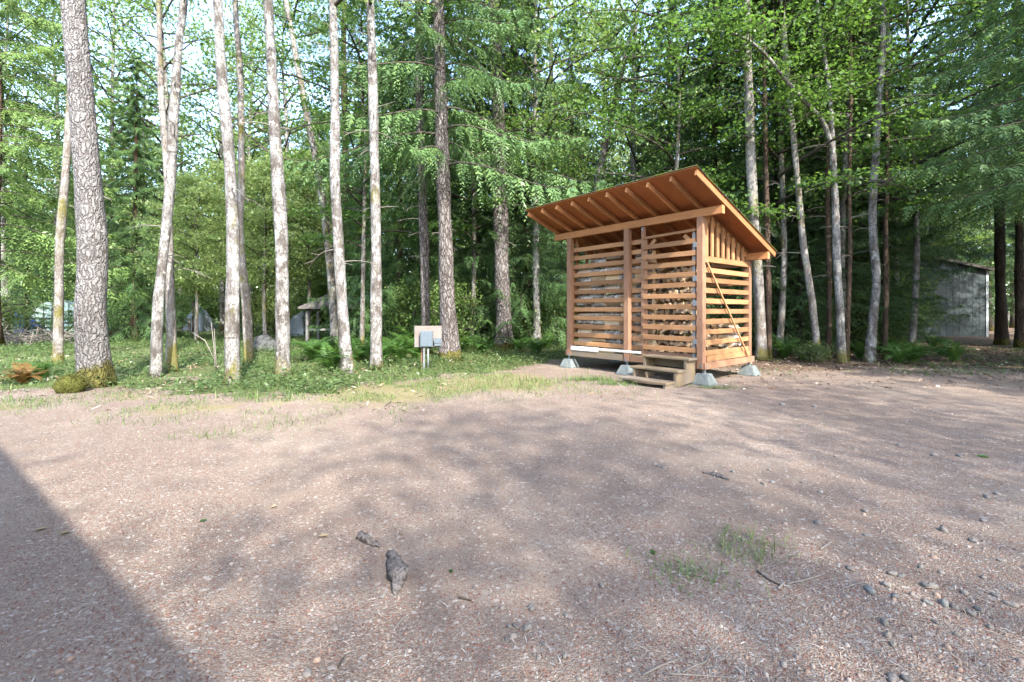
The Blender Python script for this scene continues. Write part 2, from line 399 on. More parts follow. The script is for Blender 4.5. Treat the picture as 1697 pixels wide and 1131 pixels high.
# ------------------------------------------------------------------ the ground
_bx = np.array([-60, -14, -8.2, -5.8, -3.8, -1.5, 0.0, 1.2, 2.2, 5.0, 7, 60])
_by = np.array([9.0, 8.0, 7.6, 7.3, 7.7, 8.3, 9.4, 11.5, 13.2, 12.0, 11.4, 10.6])
def edge(x): return np.interp(x, _bx, _by)
def zgreen(x, y):
    n = (vnoise(x, y, .7, 3) - .5) * 2.6 + (vnoise(x, y, 2.4, 4) - .5) * 1.8
    return sstep(-1.0, 1.3, y - edge(x) + n) * (1 - sstep(3.2, 5.0, x))
def zlitter(x, y):
    n = (vnoise(x, y, .8, 5) - .5) * 2
    return sstep(-4.0, .6, y - edge(x) + n) * sstep(3.6, 5.5, x)
def zmoss(x, y):
    d = y - edge(x)
    n = vnoise(x, y, .75, 7)
    band = np.exp(-((d + .8) / 1.25) ** 2) * (1 - sstep(1.2, 2.6, x))
    patch = .8 * np.exp(-(((x + .2) / 1.5) ** 2 + ((y - 7.7) / .8) ** 2))
    return np.clip(band * (n * 1.5 - .12) + patch * (n * 1.3), 0, 1)
def hgt(x, y):
    near = 1 - sstep(18, 30, np.hypot(x, y))
    h = (vnoise(x, y, .45, 11) - .5) * .07 + (vnoise(x, y, 1.7, 12) - .5) * .022 + (vnoise(x, y, 6.0, 13) - .5) * .008
    return h * near
def axis(lo, hi, step, far):
    a = list(np.arange(lo, hi + 1e-6, step)); g = step
    while a[-1] < far: g *= 1.18; a.append(a[-1] + g)
    g = step
    while a[0] > -far: g *= 1.18; a.insert(0, a[0] - g)
    return np.array(a)
gx = axis(-9, 11, .075, 400); gy = axis(.5, 13, .075, 400)
GX, GY = np.meshgrid(gx, gy)
x, y = GX.ravel(), GY.ravel()
V = np.stack([x, y, hgt(x, y)], 1)
nx = len(gx); ii, jj = np.meshgrid(np.arange(len(gy) - 1), np.arange(nx - 1), indexing='ij')
b0 = (ii * nx + jj).ravel()
gm = mesh_np('ground', V, np.stack([b0, b0 + 1, b0 + nx + 1, b0 + nx], 1), [M['ground']], True)
for nm, fn in (('green', zgreen), ('litter', zlitter), ('moss', zmoss)):
    a = gm.attributes.new(nm, 'FLOAT', 'POINT'); a.data.foreach_set('value', fn(x, y).astype(np.float32))
tag(link('ground', gm), kind='structure')
def gz(x, y): return float(hgt(np.array([x]), np.array([y]))[0])
def onground(px, py):
    p = gpt(px, py); p.z = gz(p.x, p.y); return p

# ------------------------------------------------------------------ planks
_pm = {}
def plank_mesh(L, w, t, mat, ch=.004):
    key = (round(L, 3), round(w, 3), round(t, 3), mat)
    if key in _pm: return _pm[key]
    ch = min(ch, w * .2, t * .2)
    a, c = w / 2, t / 2
    prof = [(-a + ch, -c), (a - ch, -c), (a, -c + ch), (a, c - ch), (a - ch, c), (-a + ch, c), (-a, c - ch), (-a, -c + ch)]
    V = [(0, p, q) for p, q in prof] + [(L, p, q) for p, q in prof]
    Fs = [(k, (k + 1) % 8, 8 + (k + 1) % 8, 8 + k) for k in range(8)] + [tuple(range(7, -1, -1)), tuple(range(8, 16))]
    _pm[key] = mesh_py('plank', V, Fs, [M[mat]]); return _pm[key]
def plank(name, p0, p1, w, t, mat, parent=None, up=(0, 0, 1), twist=0):
    """board from p0 to p1; t is its size along up, w across"""
    p0, p1 = Vector(p0), Vector(p1); X = (p1 - p0); L = X.length; X.normalize()
    Y = Vector(up).cross(X).normalized(); Z = X.cross(Y)
    m = Matrix.Translation(p0) @ Matrix((X, Y, Z)).transposed().to_4x4()
    if twist: m = m @ Matrix.Rotation(twist, 4, 'X')
    return link(name, plank_mesh(L, w, t, mat), parent, matrix=m)
def nest(o, part):
    """make o a sub-part of a part of the same thing, keeping its place"""
    o.parent = part; o.matrix_parent_inverse = part.matrix_basis.inverted(); return o
def boxm(name, lo, hi, mat, parent=None, ch=.004):
    lo, hi = Vector(lo), Vector(hi); c = (lo + hi) / 2; s = hi - lo
    return plank(name, (lo.x, c.y, c.z), (hi.x, c.y, c.z), s.y, s.z, mat, parent)

rnd = random.Random(5)
# ------------------------------------------------------------------ the wood shed (local x along the front to the right, y into the depth)
SC = Vector((3.34, 8.03, 0)); SA = math.atan2(-.771, .637)
shed = thing('wood_shed', 'open slatted cedar wood shed with sloping roof, filled with firewood, on concrete piers', 'shed', SC, SA)
SM = Matrix.Translation(SC) @ Matrix.Rotation(SA, 4, 'Z')
W_, D_, SL = 3.14, 1.85, .346
PS = .115
def post(x, y, z0, z1, s=PS, mat='post', nm='post'):
    return plank(nm, (x, y, z0), (x, y, z1), s, s, mat, shed, up=(0, 1, 0))
for x0 in (-W_, -1.56, 0): post(x0, 0, .275, 2.949)
for x0 in (-W_, -1.56, 0): post(x0, D_, .275, 2.309)
post(-1.19, .012, .41, 2.93, .07, nm='door_post')
post(-.075, .03, .41, 2.75, .04, nm='door_stop')
boxm('front_beam', (-3.6, -.055, 2.95), (.40, .035, 3.09), 'rafter', shed)
boxm('rear_beam', (-3.6, D_ - .045, 2.31), (.40, D_ + .045, 2.45), 'rafter', shed)
for k in range(10):                                               # rafters
    xr = -3.56 + k * (3.96 / 9); y0, y1 = -.92, 2.13
    plank('rafter', (xr, y0, 3.14 - SL * y0 + .008), (xr, y1, 3.14 - SL * y1 + .008), .04, .095, 'rafter', shed)
sh_up = Vector((0, SL, 1)).normalized()
def roofslab(name, x0, x1, ya, yb, off, th, mat):
    z = lambda yy: 3.203 - SL * yy + off
    return plank(name, ((x0 + x1) / 2, ya, z(ya)), ((x0 + x1) / 2, yb, z(yb)), x1 - x0, th, mat, shed, up=sh_up)
for k, (xa, xb) in enumerate([(-3.60, -2.40), (-2.397, -1.18), (-1.177, .02), (.023, .42)]):
    roofslab('plywood_sheet', xa, xb, -.955, 2.16, .012, .014, 'ply')
roofing_o = roofslab('roofing', -3.62, .44, -.97, 2.18, .027, .012, 'roofing')
# moss tufts along the roof and its right edge
rg = np.random.default_rng(21)
n = 5200
mx = np.where(rg.random(n) < .12, .44 - np.abs(rg.normal(0, .05, n)), rg.uniform(-3.6, .44, n)); my = rg.uniform(-.97, 2.18, n)
keep = vnoise(mx + 20, my + 20, 2.2, 8) > .55; mx, my = mx[keep], my[keep]
Pm = np.stack([mx, my, 3.203 - SL * my + .036], 1); Dm = norm(rg.normal(0, .7, Pm.shape) + [0, 0, .8]); Nm = norm(rg.normal(0, 1, Pm.shape))
V, F4 = leaves_arr(Pm, Dm, Nm, rg.uniform(.015, .045, len(Pm)), rg.uniform(.008, .018, len(Pm)))
tag(nest(link('roof_moss', mesh_np('roof_moss', V, F4, [M['moss']], tint=rg.random(len(Pm))), shed), roofing_o), kind='stuff')
# floor frame
boxm('rim_board', (-W_ - .02, -.05, .275), (-1.64, -.012, .40), 'stepwood', shed)
boxm('rim_board', (-1.49, -.05, .275), (-.07, -.012, .40), 'post', shed)
boxm('rim_board', (-W_, D_ + .06, .275), (.02, D_ + .098, .40), 'post', shed)
plank('rim_board', (.078, -.05, .325), (.078, D_ + .09, .325), .038, .115, 'post', shed)
plank('side_board', (.06, .07, .445), (.06, D_ - .07, .445), .03, .105, 'wood', shed)
plank('rim_board', (-W_ - .078, -.05, .335), (-W_ - .078, D_ + .09, .335), .038, .12, 'post', shed)
for k in range(12):
    y0 = .02 + k * .152
    boxm('floor_board', (-W_ + .06, y0, .402), (-.06, y0 + .145, .432), 'stepwood', shed)
boxm('white_board', (-W_ + .07, -.062, .405), (-2.28, -.03, .50), 'white', shed)
boxm('white_strip', (-2.27, -.062, .448), (-1.22, -.03, .492), 'white', shed)
# front slats: left bay (behind the posts), narrow bay, door
for k in range(12):
    z = .555 + k * .1935
    plank('slat', (-W_ + .03, .078, z + rnd.uniform(-.006, .006)), (-1.53, .078, z + rnd.uniform(-.006, .006)), .036, .094, 'wood', shed)
    plank('slat', (-1.525, .078, z - .01 + rnd.uniform(-.008, .008)), (-1.17, .078, z - .01 + rnd.uniform(-.008, .008)), .036, .094, 'wood', shed)
door = link('door', None, shed)                                   # the door with its slats
door.location = (-1.165, -.03, .45)
def dplank(nm, a, b_, w, t, mat='wood', up=(0, 0, 1), par=None):
    return plank(nm, a, b_, w, t, mat, door, up=up)
dplank('stile', (.035, .038, 0), (.035, .038, 2.28), .035, .06, 'post', (1, 0, 0))
dplank('stile', (1.03, .038, 0), (1.03, .038, 2.28), .035, .06, 'gatewood', (1, 0, 0))
dplank('bottom_rail', (.07, .036, .02), (1.0, .036, .02), .03, .09, 'post')
for k in range(11):
    z = .145 + k * .194 + rnd.uniform(-.007, .007)
    dplank('slat', (0, 0, z), (1.085, 0, z + rnd.uniform(-.008, .008)), .036, .089)
dplank('top_rail', (.0, 0, 2.262), (1.085, 0, 2.285), .036, .05)
dplank('corner_brace', (.07, .05, 2.06), (.24, .05, 2.22), .03, .07)
dplank('corner_brace', (1.0, .05, 2.06), (.83, .05, 2.22), .03, .07)
for z in (.30, .98, 1.42, 2.02):
    h = plank('hinge', (1.075, -.024, z - .045), (1.075, -.024, z + .045), .07, .008, 'galv', door, up=(0, 1, 0))
# right side
for k, z in enumerate((.545, .73, .915, 1.10, 1.285, 1.47, 1.655, 1.84, 2.02, 2.215)):
    plank('slat', (.03, .062, z), (.03, D_ - .062, z + rnd.uniform(-.01, .01)), .036, .089 if k < 9 else .10, 'wood', shed)
for k in range(8):
    yv = .12 + k * .205; zt = 3.09 - SL * yv - .004
    plank('upright_slat', (.03, yv, 2.268), (.03, yv, zt), .036, .085, 'wood', shed, up=(0, 1, 0))
plank('side_plate', (-.01, .06, 3.09 - SL * .06 - .06), (-.01, D_ - .05, 3.09 - SL * (D_ - .05) - .06), .036, .1, 'rafter', shed)
plank('diagonal_pole', (.085, .03, 2.16), (.105, 1.62, .42), .028, .028, 'polewood', shed)
# left side and rear slats
for k in range(11):
    z = .49 + k * .19
    plank('slat', (-W_ - .03, -.03, z), (-W_ - .03, D_ - .062, z), .036, .094, 'wood', shed) if k < 10 else None
    if k < 10: plank('slat', (-W_ + .06, D_ - .0795, z + .03), (-.06, D_ - .0795, z + .03), .036, .094, 'wood', shed)
for k in range(5):
    yv = .2 + k * .33
    plank('upright_slat', (-W_ + .03, yv, 2.32), (-W_ + .03, yv, 3.09 - SL * yv - .004), .036, .085, 'wood', shed, up=(0, 1, 0))
for (x0, y0, z0) in [(-W_, -.06, .30), (-1.56, -.06, .30), (0.02, -.061, .33), (.099, 0.02, .315), (.099, D_ - .02, .315), (-1.19, -.026, 2.90)]:
    if x0 > .05: plank('bracket_plate', (x0, y0 - .02, z0), (x0, y0 + .02, z0), .004, .06, 'galv', shed)
    else: plank('bracket_plate', (x0 - .022, y0, z0), (x0 + .022, y0, z0), .004, .07, 'galv', shed)

# concrete piers under the shed
def pier_mesh():
    V = []; prof = [(.165, -.03), (.165, .02), (.098, .185), (.088, .193)]
    for r, z in prof: V += [(-r, -r, z), (r, -r, z), (r, r, z), (-r, r, z)]
    Fs = [(k * 4 + j, k * 4 + (j + 1) % 4, k * 4 + 4 + (j + 1) % 4, k * 4 + 4 + j) for k in range(3) for j in range(4)] + [(12, 13, 14, 15)]
    return mesh_py('pier_block', V, Fs, [M['conc']])
pm = pier_mesh()
brm = plank_mesh(.088, .05, .05, 'galv')
for x0, y0, lab in [(0.03, .04, 'concrete pier block under the front right corner of the wood shed, beside the steps'),
                    (0.03, D_, 'concrete pier block under the rear right corner of the wood shed'),
                    (-1.56, 0, 'concrete pier block under the middle post, left of the wooden steps'),
                    (-W_ - .02, 0, 'concrete pier block with weeds under the front left corner of the wood shed'),
                    (-1.56, D_, 'concrete pier block in the dark under the middle of the rear wall'),
                    (-W_, D_, 'concrete pier block under the rear left corner of the wood shed')]:
    p = SM @ Vector((x0, y0, 0)); p.z = 0
    t = thing('pier_block', lab, 'pier block', p, SA, 'concrete piers under the wood shed')
    link('block', pm, t, rot=(0, 0, rnd.uniform(-.08, .08)))
    link('bracket', brm, t, matrix=Matrix.Translation((0, 0, .19)) @ Matrix.Rotation(-PI / 2, 4, 'Y'))

# wooden steps before the shed door
st = thing('wooden_steps', 'weathered wooden steps with three treads in front of the shed door', 'steps', SM @ Vector((-.49, -.06, 0)), SA)
def sp(nm, lo, hi): return boxm(nm, lo, hi, 'stepwood', st)
for k, (yb, zt, xl, xr) in enumerate([(-.32, .47, -.47, .47), (-.645, .285, -.50, .44), (-.97, .115, -.52, .43)]):
    ya = yb; yc = yb + .29
    sp('tread', (xl, ya, zt - .035), (xr, yc, zt))
for s in (-.43, .39):                                              # stringers cut as a stair side
    prof = [(.0, .05), (.0, .434), (-.31, .434), (-.31, .249), (-.635, .249), (-.635, .079), (-.955, .079), (-.955, .0), (-.62, .0)]
    V = [(s - .02, a, b_) for a, b_ in prof] + [(s + .02, a, b_) for a, b_ in prof]; q = len(prof)
    tris = [(0, 1, 2, 3), (0, 3, 4), (0, 4, 8), (8, 4, 5), (8, 5, 6, 7)]
    Fs = tris + [tuple(i + q for i in reversed(f)) for f in tris] + [(k, k + q, (k + 1) % q + q, (k + 1) % q) for k in range(q)]
    link('stringer', mesh_py('stringer', V, Fs, [M['stepwood']]), st)
sp('riser', (-.405, -.05, .27), (.365, -.02, .43))
sp('riser', (-.405, -.36, .17), (.365, -.335, .248))

# ------------------------------------------------------------------ firewood
def log_mesh(seed, kind, L=.40, r=.075):
    g = random.Random(seed)
    if kind == 'round': prof = [(r * g.uniform(.9, 1.05) * math.cos(a), r * g.uniform(.9, 1.05) * math.sin(a), 0) for a in np.arange(9) * 2 * PI / 9]
    elif kind == 'half':
        prof = [(r * 1.15 * math.cos(a), r * 1.15 * math.sin(a) - r * .35, 0) for a in np.linspace(0, PI, 6)]
        prof.append((-.2 * r, -r * .42, 1)); prof[5] = (prof[5][0], prof[5][1], 1)
    else:
        prof = [(r * 1.7 * math.cos(a), r * 1.7 * math.sin(a) - r * .85, 0) for a in np.linspace(PI * .28, PI * .74, 5)]
        prof[-1] = (*prof[-1][:2], 1); prof.append((g.uniform(-.2, .2) * r, -r * .9, 1))
    q = len(prof); V = []; bow = g.uniform(-.012, .012)
    for s in range(4):
        xx = L * (s / 3 - .5); f = 1 + g.uniform(-.07, .07); dy = bow * (1 - (2 * s / 3 - 1) ** 2)
        for a, b_, _ in prof: V.append((xx + (g.uniform(-.008, .008) if s in (0, 3) else 0), a * f + dy, b_ * f + g.uniform(-.004, .004)))
    Fs = []; mi = []
    for s in range(3):
        for k in range(q):
            Fs.append((s * q + k, s * q + (k + 1) % q, (s + 1) * q + (k + 1) % q, (s + 1) * q + k)); mi.append(1 if prof[k][2] else 0)
    Fs += [tuple(range(q - 1, -1, -1)), tuple(range(3 * q, 4 * q))]; mi += [1, 1]
    return mesh_py('firewood_log', V, Fs, [M['logbark'], M['logwood']], mi=mi)
LOGS = [log_mesh(k, kd) for k, kd in enumerate(['wedge', 'half', 'wedge', 'wedge', 'half', 'wedge', 'wedge', 'round', 'wedge'])]
ORD = ['bottom', 'second', 'third', 'fourth', 'fifth', 'sixth', 'seventh', 'eighth', 'ninth', 'tenth', 'eleventh', 'twelfth', 'thirteenth', 'fourteenth', 'fifteenth', 'sixteenth', 'seventeenth']
ORDN_ = ['first', 'second', 'third', 'fourth', 'fifth', 'sixth', 'seventh', 'eighth', 'ninth', 'tenth']
POS = ['against the left post', 'second from the left post', 'third from the left post', 'behind the middle post', 'beside the door post']
def put_log(x, y, z, ax, roll, label, group, s=1.0):
    m = SM @ Matrix.Translation((x, y, z)) @ Matrix.Rotation(ax, 4, 'Z') @ Matrix.Rotation(roll, 4, 'X') @ Matrix.Diagonal((1, s, s, 1))
    o = link('firewood_log', rnd.choice(LOGS), matrix=m); tag(o, label, 'firewood', group)
for row in range(15):
    z = .505 + row * .137
    for c in range(5):
        xx = -2.84 + c * .395 + rnd.uniform(-.02, .02)
        if row == 14 and c in (0, 3): continue
        put_log(xx, .182 + rnd.uniform(-.012, .012), z + rnd.uniform(-.008, .008), rnd.uniform(-.03, .03) + (PI if rnd.random() < .5 else 0), rnd.choice([0, PI, PI / 2, -PI / 2, .5, 2.4]) + rnd.uniform(-.3, .3),
                f'split log lying lengthwise behind the left slats, {ORD[row]} row up, {POS[c]}', 'firewood stacked lengthwise behind the left front slats', rnd.uniform(.92, 1.04))
for row in range(14):
    for c in range(10):
        xx = -1.72 + c * .128 + (row % 2) * .06 + rnd.uniform(-.012, .012); z = .50 + row * .125 + rnd.uniform(-.008, .008) + .012 * c * (row / 14)
        if row == 13 and rnd.random() < .4: continue
        put_log(xx, .86 + rnd.uniform(-.05, .05), z, PI / 2 + rnd.uniform(-.05, .05), rnd.uniform(0, 6.28),
                f'cut log end behind the door, {ORD[row]} row up, {ORDN_[c]} from the left', 'firewood stacked end-on behind the door', rnd.uniform(.75, 1.0))
for row in range(5):
    for c in range(4):
        put_log(-.43 + c * .125 + (row % 2) * .02, 1.30 + rnd.uniform(-.05, .05), .51 + row * .13, PI / 2 + rnd.uniform(-.08, .08), rnd.uniform(0, 6.28),
                f'log in the low right side stack, {ORD[row]} row up, {ORDN_[c]} from the left', 'low stack of firewood at the right side of the shed', rnd.uniform(.85, 1.05))

# ------------------------------------------------------------------ tree library
def foliage_dec(seed, z0, z1, R, nl, ntw, per, L, Wd, mat, droop=.2, flat=.35, up=.55, lr=1.0, sp=.3):
    """limbs and leaf clumps of a broadleaved crown round the z axis"""
    g = np.random.default_rng(seed); limbs = Geo(); P = []; D = []
    for i in range(nl):
        f = (i + g.random()) / nl; z = z0 + (z1 - z0) * f * .9
        az = i * 2.4 + g.uniform(-.5, .5); prof = math.sin(PI * min(1, .18 + .8 * f)) ** .6
        ln = R * prof * g.uniform(.6, 1.1)
        d = np.array([math.cos(az), math.sin(az), 0]); s = np.linspace(0, 1, 6)
        bend = g.normal(0, .12, 3)
        pts = np.array([0, 0, z]) + d * (ln * s)[:, None] + np.array([0, 0, 1]) * (up * ln * s - droop * ln * s ** 2)[:, None] + bend * (s ** 2 * ln)[:, None]
        limbs.add(*tube_arr(pts, np.linspace(.05, .01, 6) * lr * (.5 + .5 * ln / R), 5, False))
        for k in range(ntw):
            t = .22 + .78 * g.random(); q = t * 5; a = int(min(q, 4)); p = pts[a] + (pts[a + 1] - pts[a]) * (q - a)
            off = g.normal(0, 1, 3) * [1, 1, flat]; off *= ln * .22 * g.random() ** .5 / (np.linalg.norm(off) + 1e-6) * 1.3
            e = p + off
            if k % 2 == 0: limbs.add(*tube_arr([p, (p + e) / 2 + [0, 0, .05], e], [.012, .008, .004], 4, False))
            c = g.normal(0, 1, (per, 3)) * [sp, sp, sp * flat] * (.7 + .1 * R)
            P.append(e + c); D.append(np.tile(off / (np.linalg.norm(off) + 1e-6), (per, 1)))
    P = np.concatenate(P); D = np.concatenate(D); n = len(P)
    D = norm(D * .5 + g.normal(0, .7, (n, 3)) + [0, 0, -.35]); N = norm(g.normal(0, .55, (n, 3)) + [0, 0, 1.0])
    N = norm(N - D * (N * D).sum(1, keepdims=True))
    l = L * g.uniform(.4, 1.3, n)
    V, F4 = leaves_arr(P, D, N, l, l * Wd)
    return mesh_np('crown', V, F4, [M[mat]], tint=g.random(n)), limbs.mesh('limbs', [M['limb']], True)

def foliage_con(seed, z0, z1, R, nb, tw, lf, L, mat, droop=.55, lift=.25, hang=.45, wid=.33, stub=0):
    """whorls of branches with flat drooping sprays"""
    g = np.random.default_rng(seed); limbs = Geo(); Ps = []; Ds = []; Ns = []
    for i in range(nb):
        f = (i + g.random()) / nb; z = z0 + (z1 - z0) * f
        ln = R * (1 - f) ** .75 * g.uniform(.55, 1.1) + .25
        az = i * 2.39996 + g.uniform(-.4, .4); d = np.array([math.cos(az), math.sin(az), 0]); side = np.array([-d[1], d[0], 0])
        s = np.linspace(0, 1, 8); w = g.normal(0, .06)
        zc = ln * (lift * s - droop * s ** 1.6 + .18 * s ** 5)
        pts = np.array([0, 0, z]) + d * (ln * s)[:, None] + side * (w * ln * s ** 2)[:, None]; pts[:, 2] += zc
        limbs.add(*tube_arr(pts, np.linspace(.022, .004, 8) * (.5 + .5 * ln / R), 5, False))
        m = max(4, int(tw * (ln / R) ** .6)); t = np.linspace(.12, 1, m)
        t = np.repeat(t, 2); sg = np.tile([1, -1], m); t = np.clip(t + g.normal(0, .02, len(t)), .05, 1)
        idx = np.clip((t * 7).astype(int), 0, 6); fr = t * 7 - idx
        b0 = pts[idx] + (pts[idx + 1] - pts[idx]) * fr[:, None]; tang = norm(pts[idx + 1] - pts[idx])
        tl = (.16 + .34 * np.sin(PI * np.clip(t * .85 + .12, 0, 1))) * ln * .55 * g.uniform(.6, 1.15, len(t))
        tl = np.minimum(tl * 1.25, 1.0)
        td = norm(tang * .7 + side * sg[:, None] * .9 + np.array([0, 0, -1]) * (hang * g.uniform(.4, 1.4, len(t)))[:, None])
        u = (np.arange(lf) + .5) / lf
        q = b0[:, None, :] + td[:, None, :] * (tl[:, None] * u)[..., None]
        q[..., 2] -= hang * .5 * (tl[:, None] * u ** 2)
        nrm = norm(np.cross(td, tang) * sg[:, None] + g.normal(0, .15, td.shape)); sd = norm(np.cross(td, nrm))
        ls = np.where(np.arange(lf) % 2 == 0, 1, -1)
        ld = norm(td[:, None, :] * .8 + sd[:, None, :] * (ls * .7)[None, :, None] + g.normal(0, .2, q.shape) + [0, 0, -.12])
        Ps.append(q.reshape(-1, 3)); Ds.append(ld.reshape(-1, 3)); Ns.append(np.repeat(nrm, lf, 0) + 0)
    P = np.concatenate(Ps); D = np.concatenate(Ds); N = np.concatenate(Ns); n = len(P)
    N = norm(N - D * (N * D).sum(1, keepdims=True))
    l = L * (1.65 - 1.15 * np.tile(u, n // lf)) * g.uniform(.6, 1.3, n)
    V, F4 = leaves_arr(P, D, N, l, l * wid * .85, .1)
    for k in range(stub):                                          # bare dead lower twigs
        z = g.uniform(.8, z0 + 1.5); az = g.uniform(0, 6.28); ln = g.uniform(.4, 1.3); d = np.array([math.cos(az), math.sin(az), 0])
        s = np.linspace(0, 1, 5)
        limbs.add(*tube_arr(np.array([0, 0, z]) + d * (ln * s)[:, None] + np.array([0, 0, 1]) * (ln * (.1 * s - .35 * s ** 2))[:, None], np.linspace(.012, .003, 5), 4, False))
    return mesh_np('crown', V, F4, [M[mat]], tint=g.random(n)), limbs.mesh('limbs', [M['limb']], True)

def trunk_mesh(pts, rad, mat, ns=14, seed=0, flare=.45, rough=.05, n=36, lobe=5):
    g = random.Random(seed); P = catmull(pts, n); rr = np.interp(np.linspace(0, 1, n), np.linspace(0, 1, len(rad)), rad)
    h = np.array([p.z for p in P]) - P[0].z; r0 = rr[0]
    ph = [g.uniform(0, 6.28) for _ in range(8)]
    rr = rr * (1 + flare * np.exp(-h / (r0 * 1.6)))
    def lob(a, i):
        hh = h[i]
        return (1 + rough * (np.sin(2 * a + 1.3 * hh + ph[0]) + .7 * np.sin(3 * a - 2.1 * hh + ph[1]) + .6 * np.sin(5 * a + 3.7 * hh + ph[2]) + .8 * np.sin(2.9 * hh + ph[3]) + .5 * np.sin(7.3 * hh + ph[4] + a))
                + flare * .35 * np.exp(-hh / (r0 * 1.2)) * np.sin(lobe * a + ph[5]))
    V, F4 = tube_arr(P, rr, ns, True, lob)
    return mesh_np('trunk', V, F4, [M[mat]], True)

LIB = {}
def lib_tree(key, crown, bark, H, r, seed):
    g = random.Random(seed)
    pts = [(0, 0, -.1)] + [(g.uniform(-.12, .12), g.uniform(-.12, .12), H * f) for f in (.2, .4, .6, .8, .97)]
    LIB[key] = (trunk_mesh(pts, [r, r * .85, r * .72, r * .55, r * .35, r * .08], bark, 10, seed, n=24), *crown)
# broadleaved wood trees (17 m), two greens; conifers (18 m)
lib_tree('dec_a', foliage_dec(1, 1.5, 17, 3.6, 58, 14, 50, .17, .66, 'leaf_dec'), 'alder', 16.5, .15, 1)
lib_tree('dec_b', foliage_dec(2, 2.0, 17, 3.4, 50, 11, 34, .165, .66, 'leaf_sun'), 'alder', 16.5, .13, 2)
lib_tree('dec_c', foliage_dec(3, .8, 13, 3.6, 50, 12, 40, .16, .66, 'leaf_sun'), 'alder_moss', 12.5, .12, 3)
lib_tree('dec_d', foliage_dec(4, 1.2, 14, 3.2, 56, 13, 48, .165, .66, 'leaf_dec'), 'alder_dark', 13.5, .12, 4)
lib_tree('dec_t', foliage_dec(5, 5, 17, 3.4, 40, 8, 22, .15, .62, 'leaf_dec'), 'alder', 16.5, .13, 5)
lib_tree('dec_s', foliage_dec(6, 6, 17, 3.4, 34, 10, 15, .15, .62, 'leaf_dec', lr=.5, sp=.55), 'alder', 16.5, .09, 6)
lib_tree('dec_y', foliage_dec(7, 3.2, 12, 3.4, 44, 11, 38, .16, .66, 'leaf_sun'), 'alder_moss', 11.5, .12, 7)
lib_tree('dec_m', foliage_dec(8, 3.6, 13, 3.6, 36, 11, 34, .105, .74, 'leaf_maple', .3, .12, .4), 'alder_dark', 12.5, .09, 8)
lib_tree('ced_a', foliage_con(11, 1.0, 18, 3.3, 140, 19, 18, .115, 'leaf_cedar', .55, .22, .9, .36, stub=10), 'reddish', 17.5, .2, 11)
lib_tree('ced_b', foliage_con(12, 2.0, 18, 3.0, 130, 19, 18, .115, 'leaf_light', .5, .22, .9, .36, stub=6), 'reddish', 17.5, .17, 12)
lib_tree('ced_h', foliage_con(16, 4.6, 18, 3.2, 110, 19, 18, .11, 'leaf_cedar', .5, .2, .8, .36, stub=14), 'darkbark', 17.5, .2, 16)
lib_tree('hem_a', foliage_con(13, 1.4, 18, 3.2, 140, 19, 17, .115, 'leaf_hem', .45, .2, .55, .34, stub=18), 'darkbark', 17.5, .19, 13)
lib_tree('hem_b', foliage_con(14, 3.2, 18, 3.0, 120, 19, 17, .115, 'leaf_hem', .5, .22, .6, .34, stub=22), 'darkbark', 17.5, .16, 14)
lib_tree('ced_c', foliage_con(15, .6, 15, 3.0, 130, 20, 19, .112, 'leaf_cedar', .62, .22, 1.0, .36, stub=8), 'reddish', 14.5, .17, 15)
NAMES = {'dec': 'broadleaf_tree', 'ced': 'cedar_tree', 'hem': 'hemlock_tree'}
def wood_tree(key, x, y, s, label, group, rz=None, sz=None):
    t = thing(NAMES[key[:3]], label, 'tree', (x, y, 0), rnd.uniform(0, 6.28) if rz is None else rz, group)
    t.scale = (s, s, s * (sz or rnd.uniform(.92, 1.1)))
    tm, cm, lm = LIB[key]
    link('trunk', tm, t); tag(link('limbs', lm, t), kind='stuff'); tag(link('crown', cm, t), kind='stuff')
    return t
ORDN = ['first', 'second', 'third', 'fourth', 'fifth', 'sixth', 'seventh', 'eighth', 'ninth', 'tenth', 'eleventh', 'twelfth', 'thirteenth', 'fourteenth', 'fifteenth', 'sixteenth', 'seventeenth', 'eighteenth', 'nineteenth', 'twentieth', 'twenty-first', 'twenty-second', 'twenty-third', 'twenty-fourth', 'twenty-fifth', 'twenty-sixth']
def tree_row(rows, label, group):
    for k, (key, px, y, s) in enumerate(sorted(rows, key=lambda r: r[1])):
        wt(key, px, y, s, f'{label}, {ORDN[k]} from the left', group)
def wt(key, px, y, s, label, group, **k): return wood_tree(key, (px - CX) / FPX * y, y, s, label, group, **k)

# crowns borne by the measured trunks: sparse, high
CR = [foliage_dec(31 + k, 0, 8, 2.6, 14, 6, 15, .105, .68, m, .25, .4, .5) for k, m in enumerate(['leaf_dec', 'leaf_sun', 'leaf_dec'])]
CRF = [foliage_con(41, 0, 9, 2.6, 64, 20, 22, .085, 'leaf_cedar', .6, .2, .9, .36), foliage_con(42, 0, 9, 2.4, 60, 20, 22, .085, 'leaf_light', .6, .2, .9, .36)]

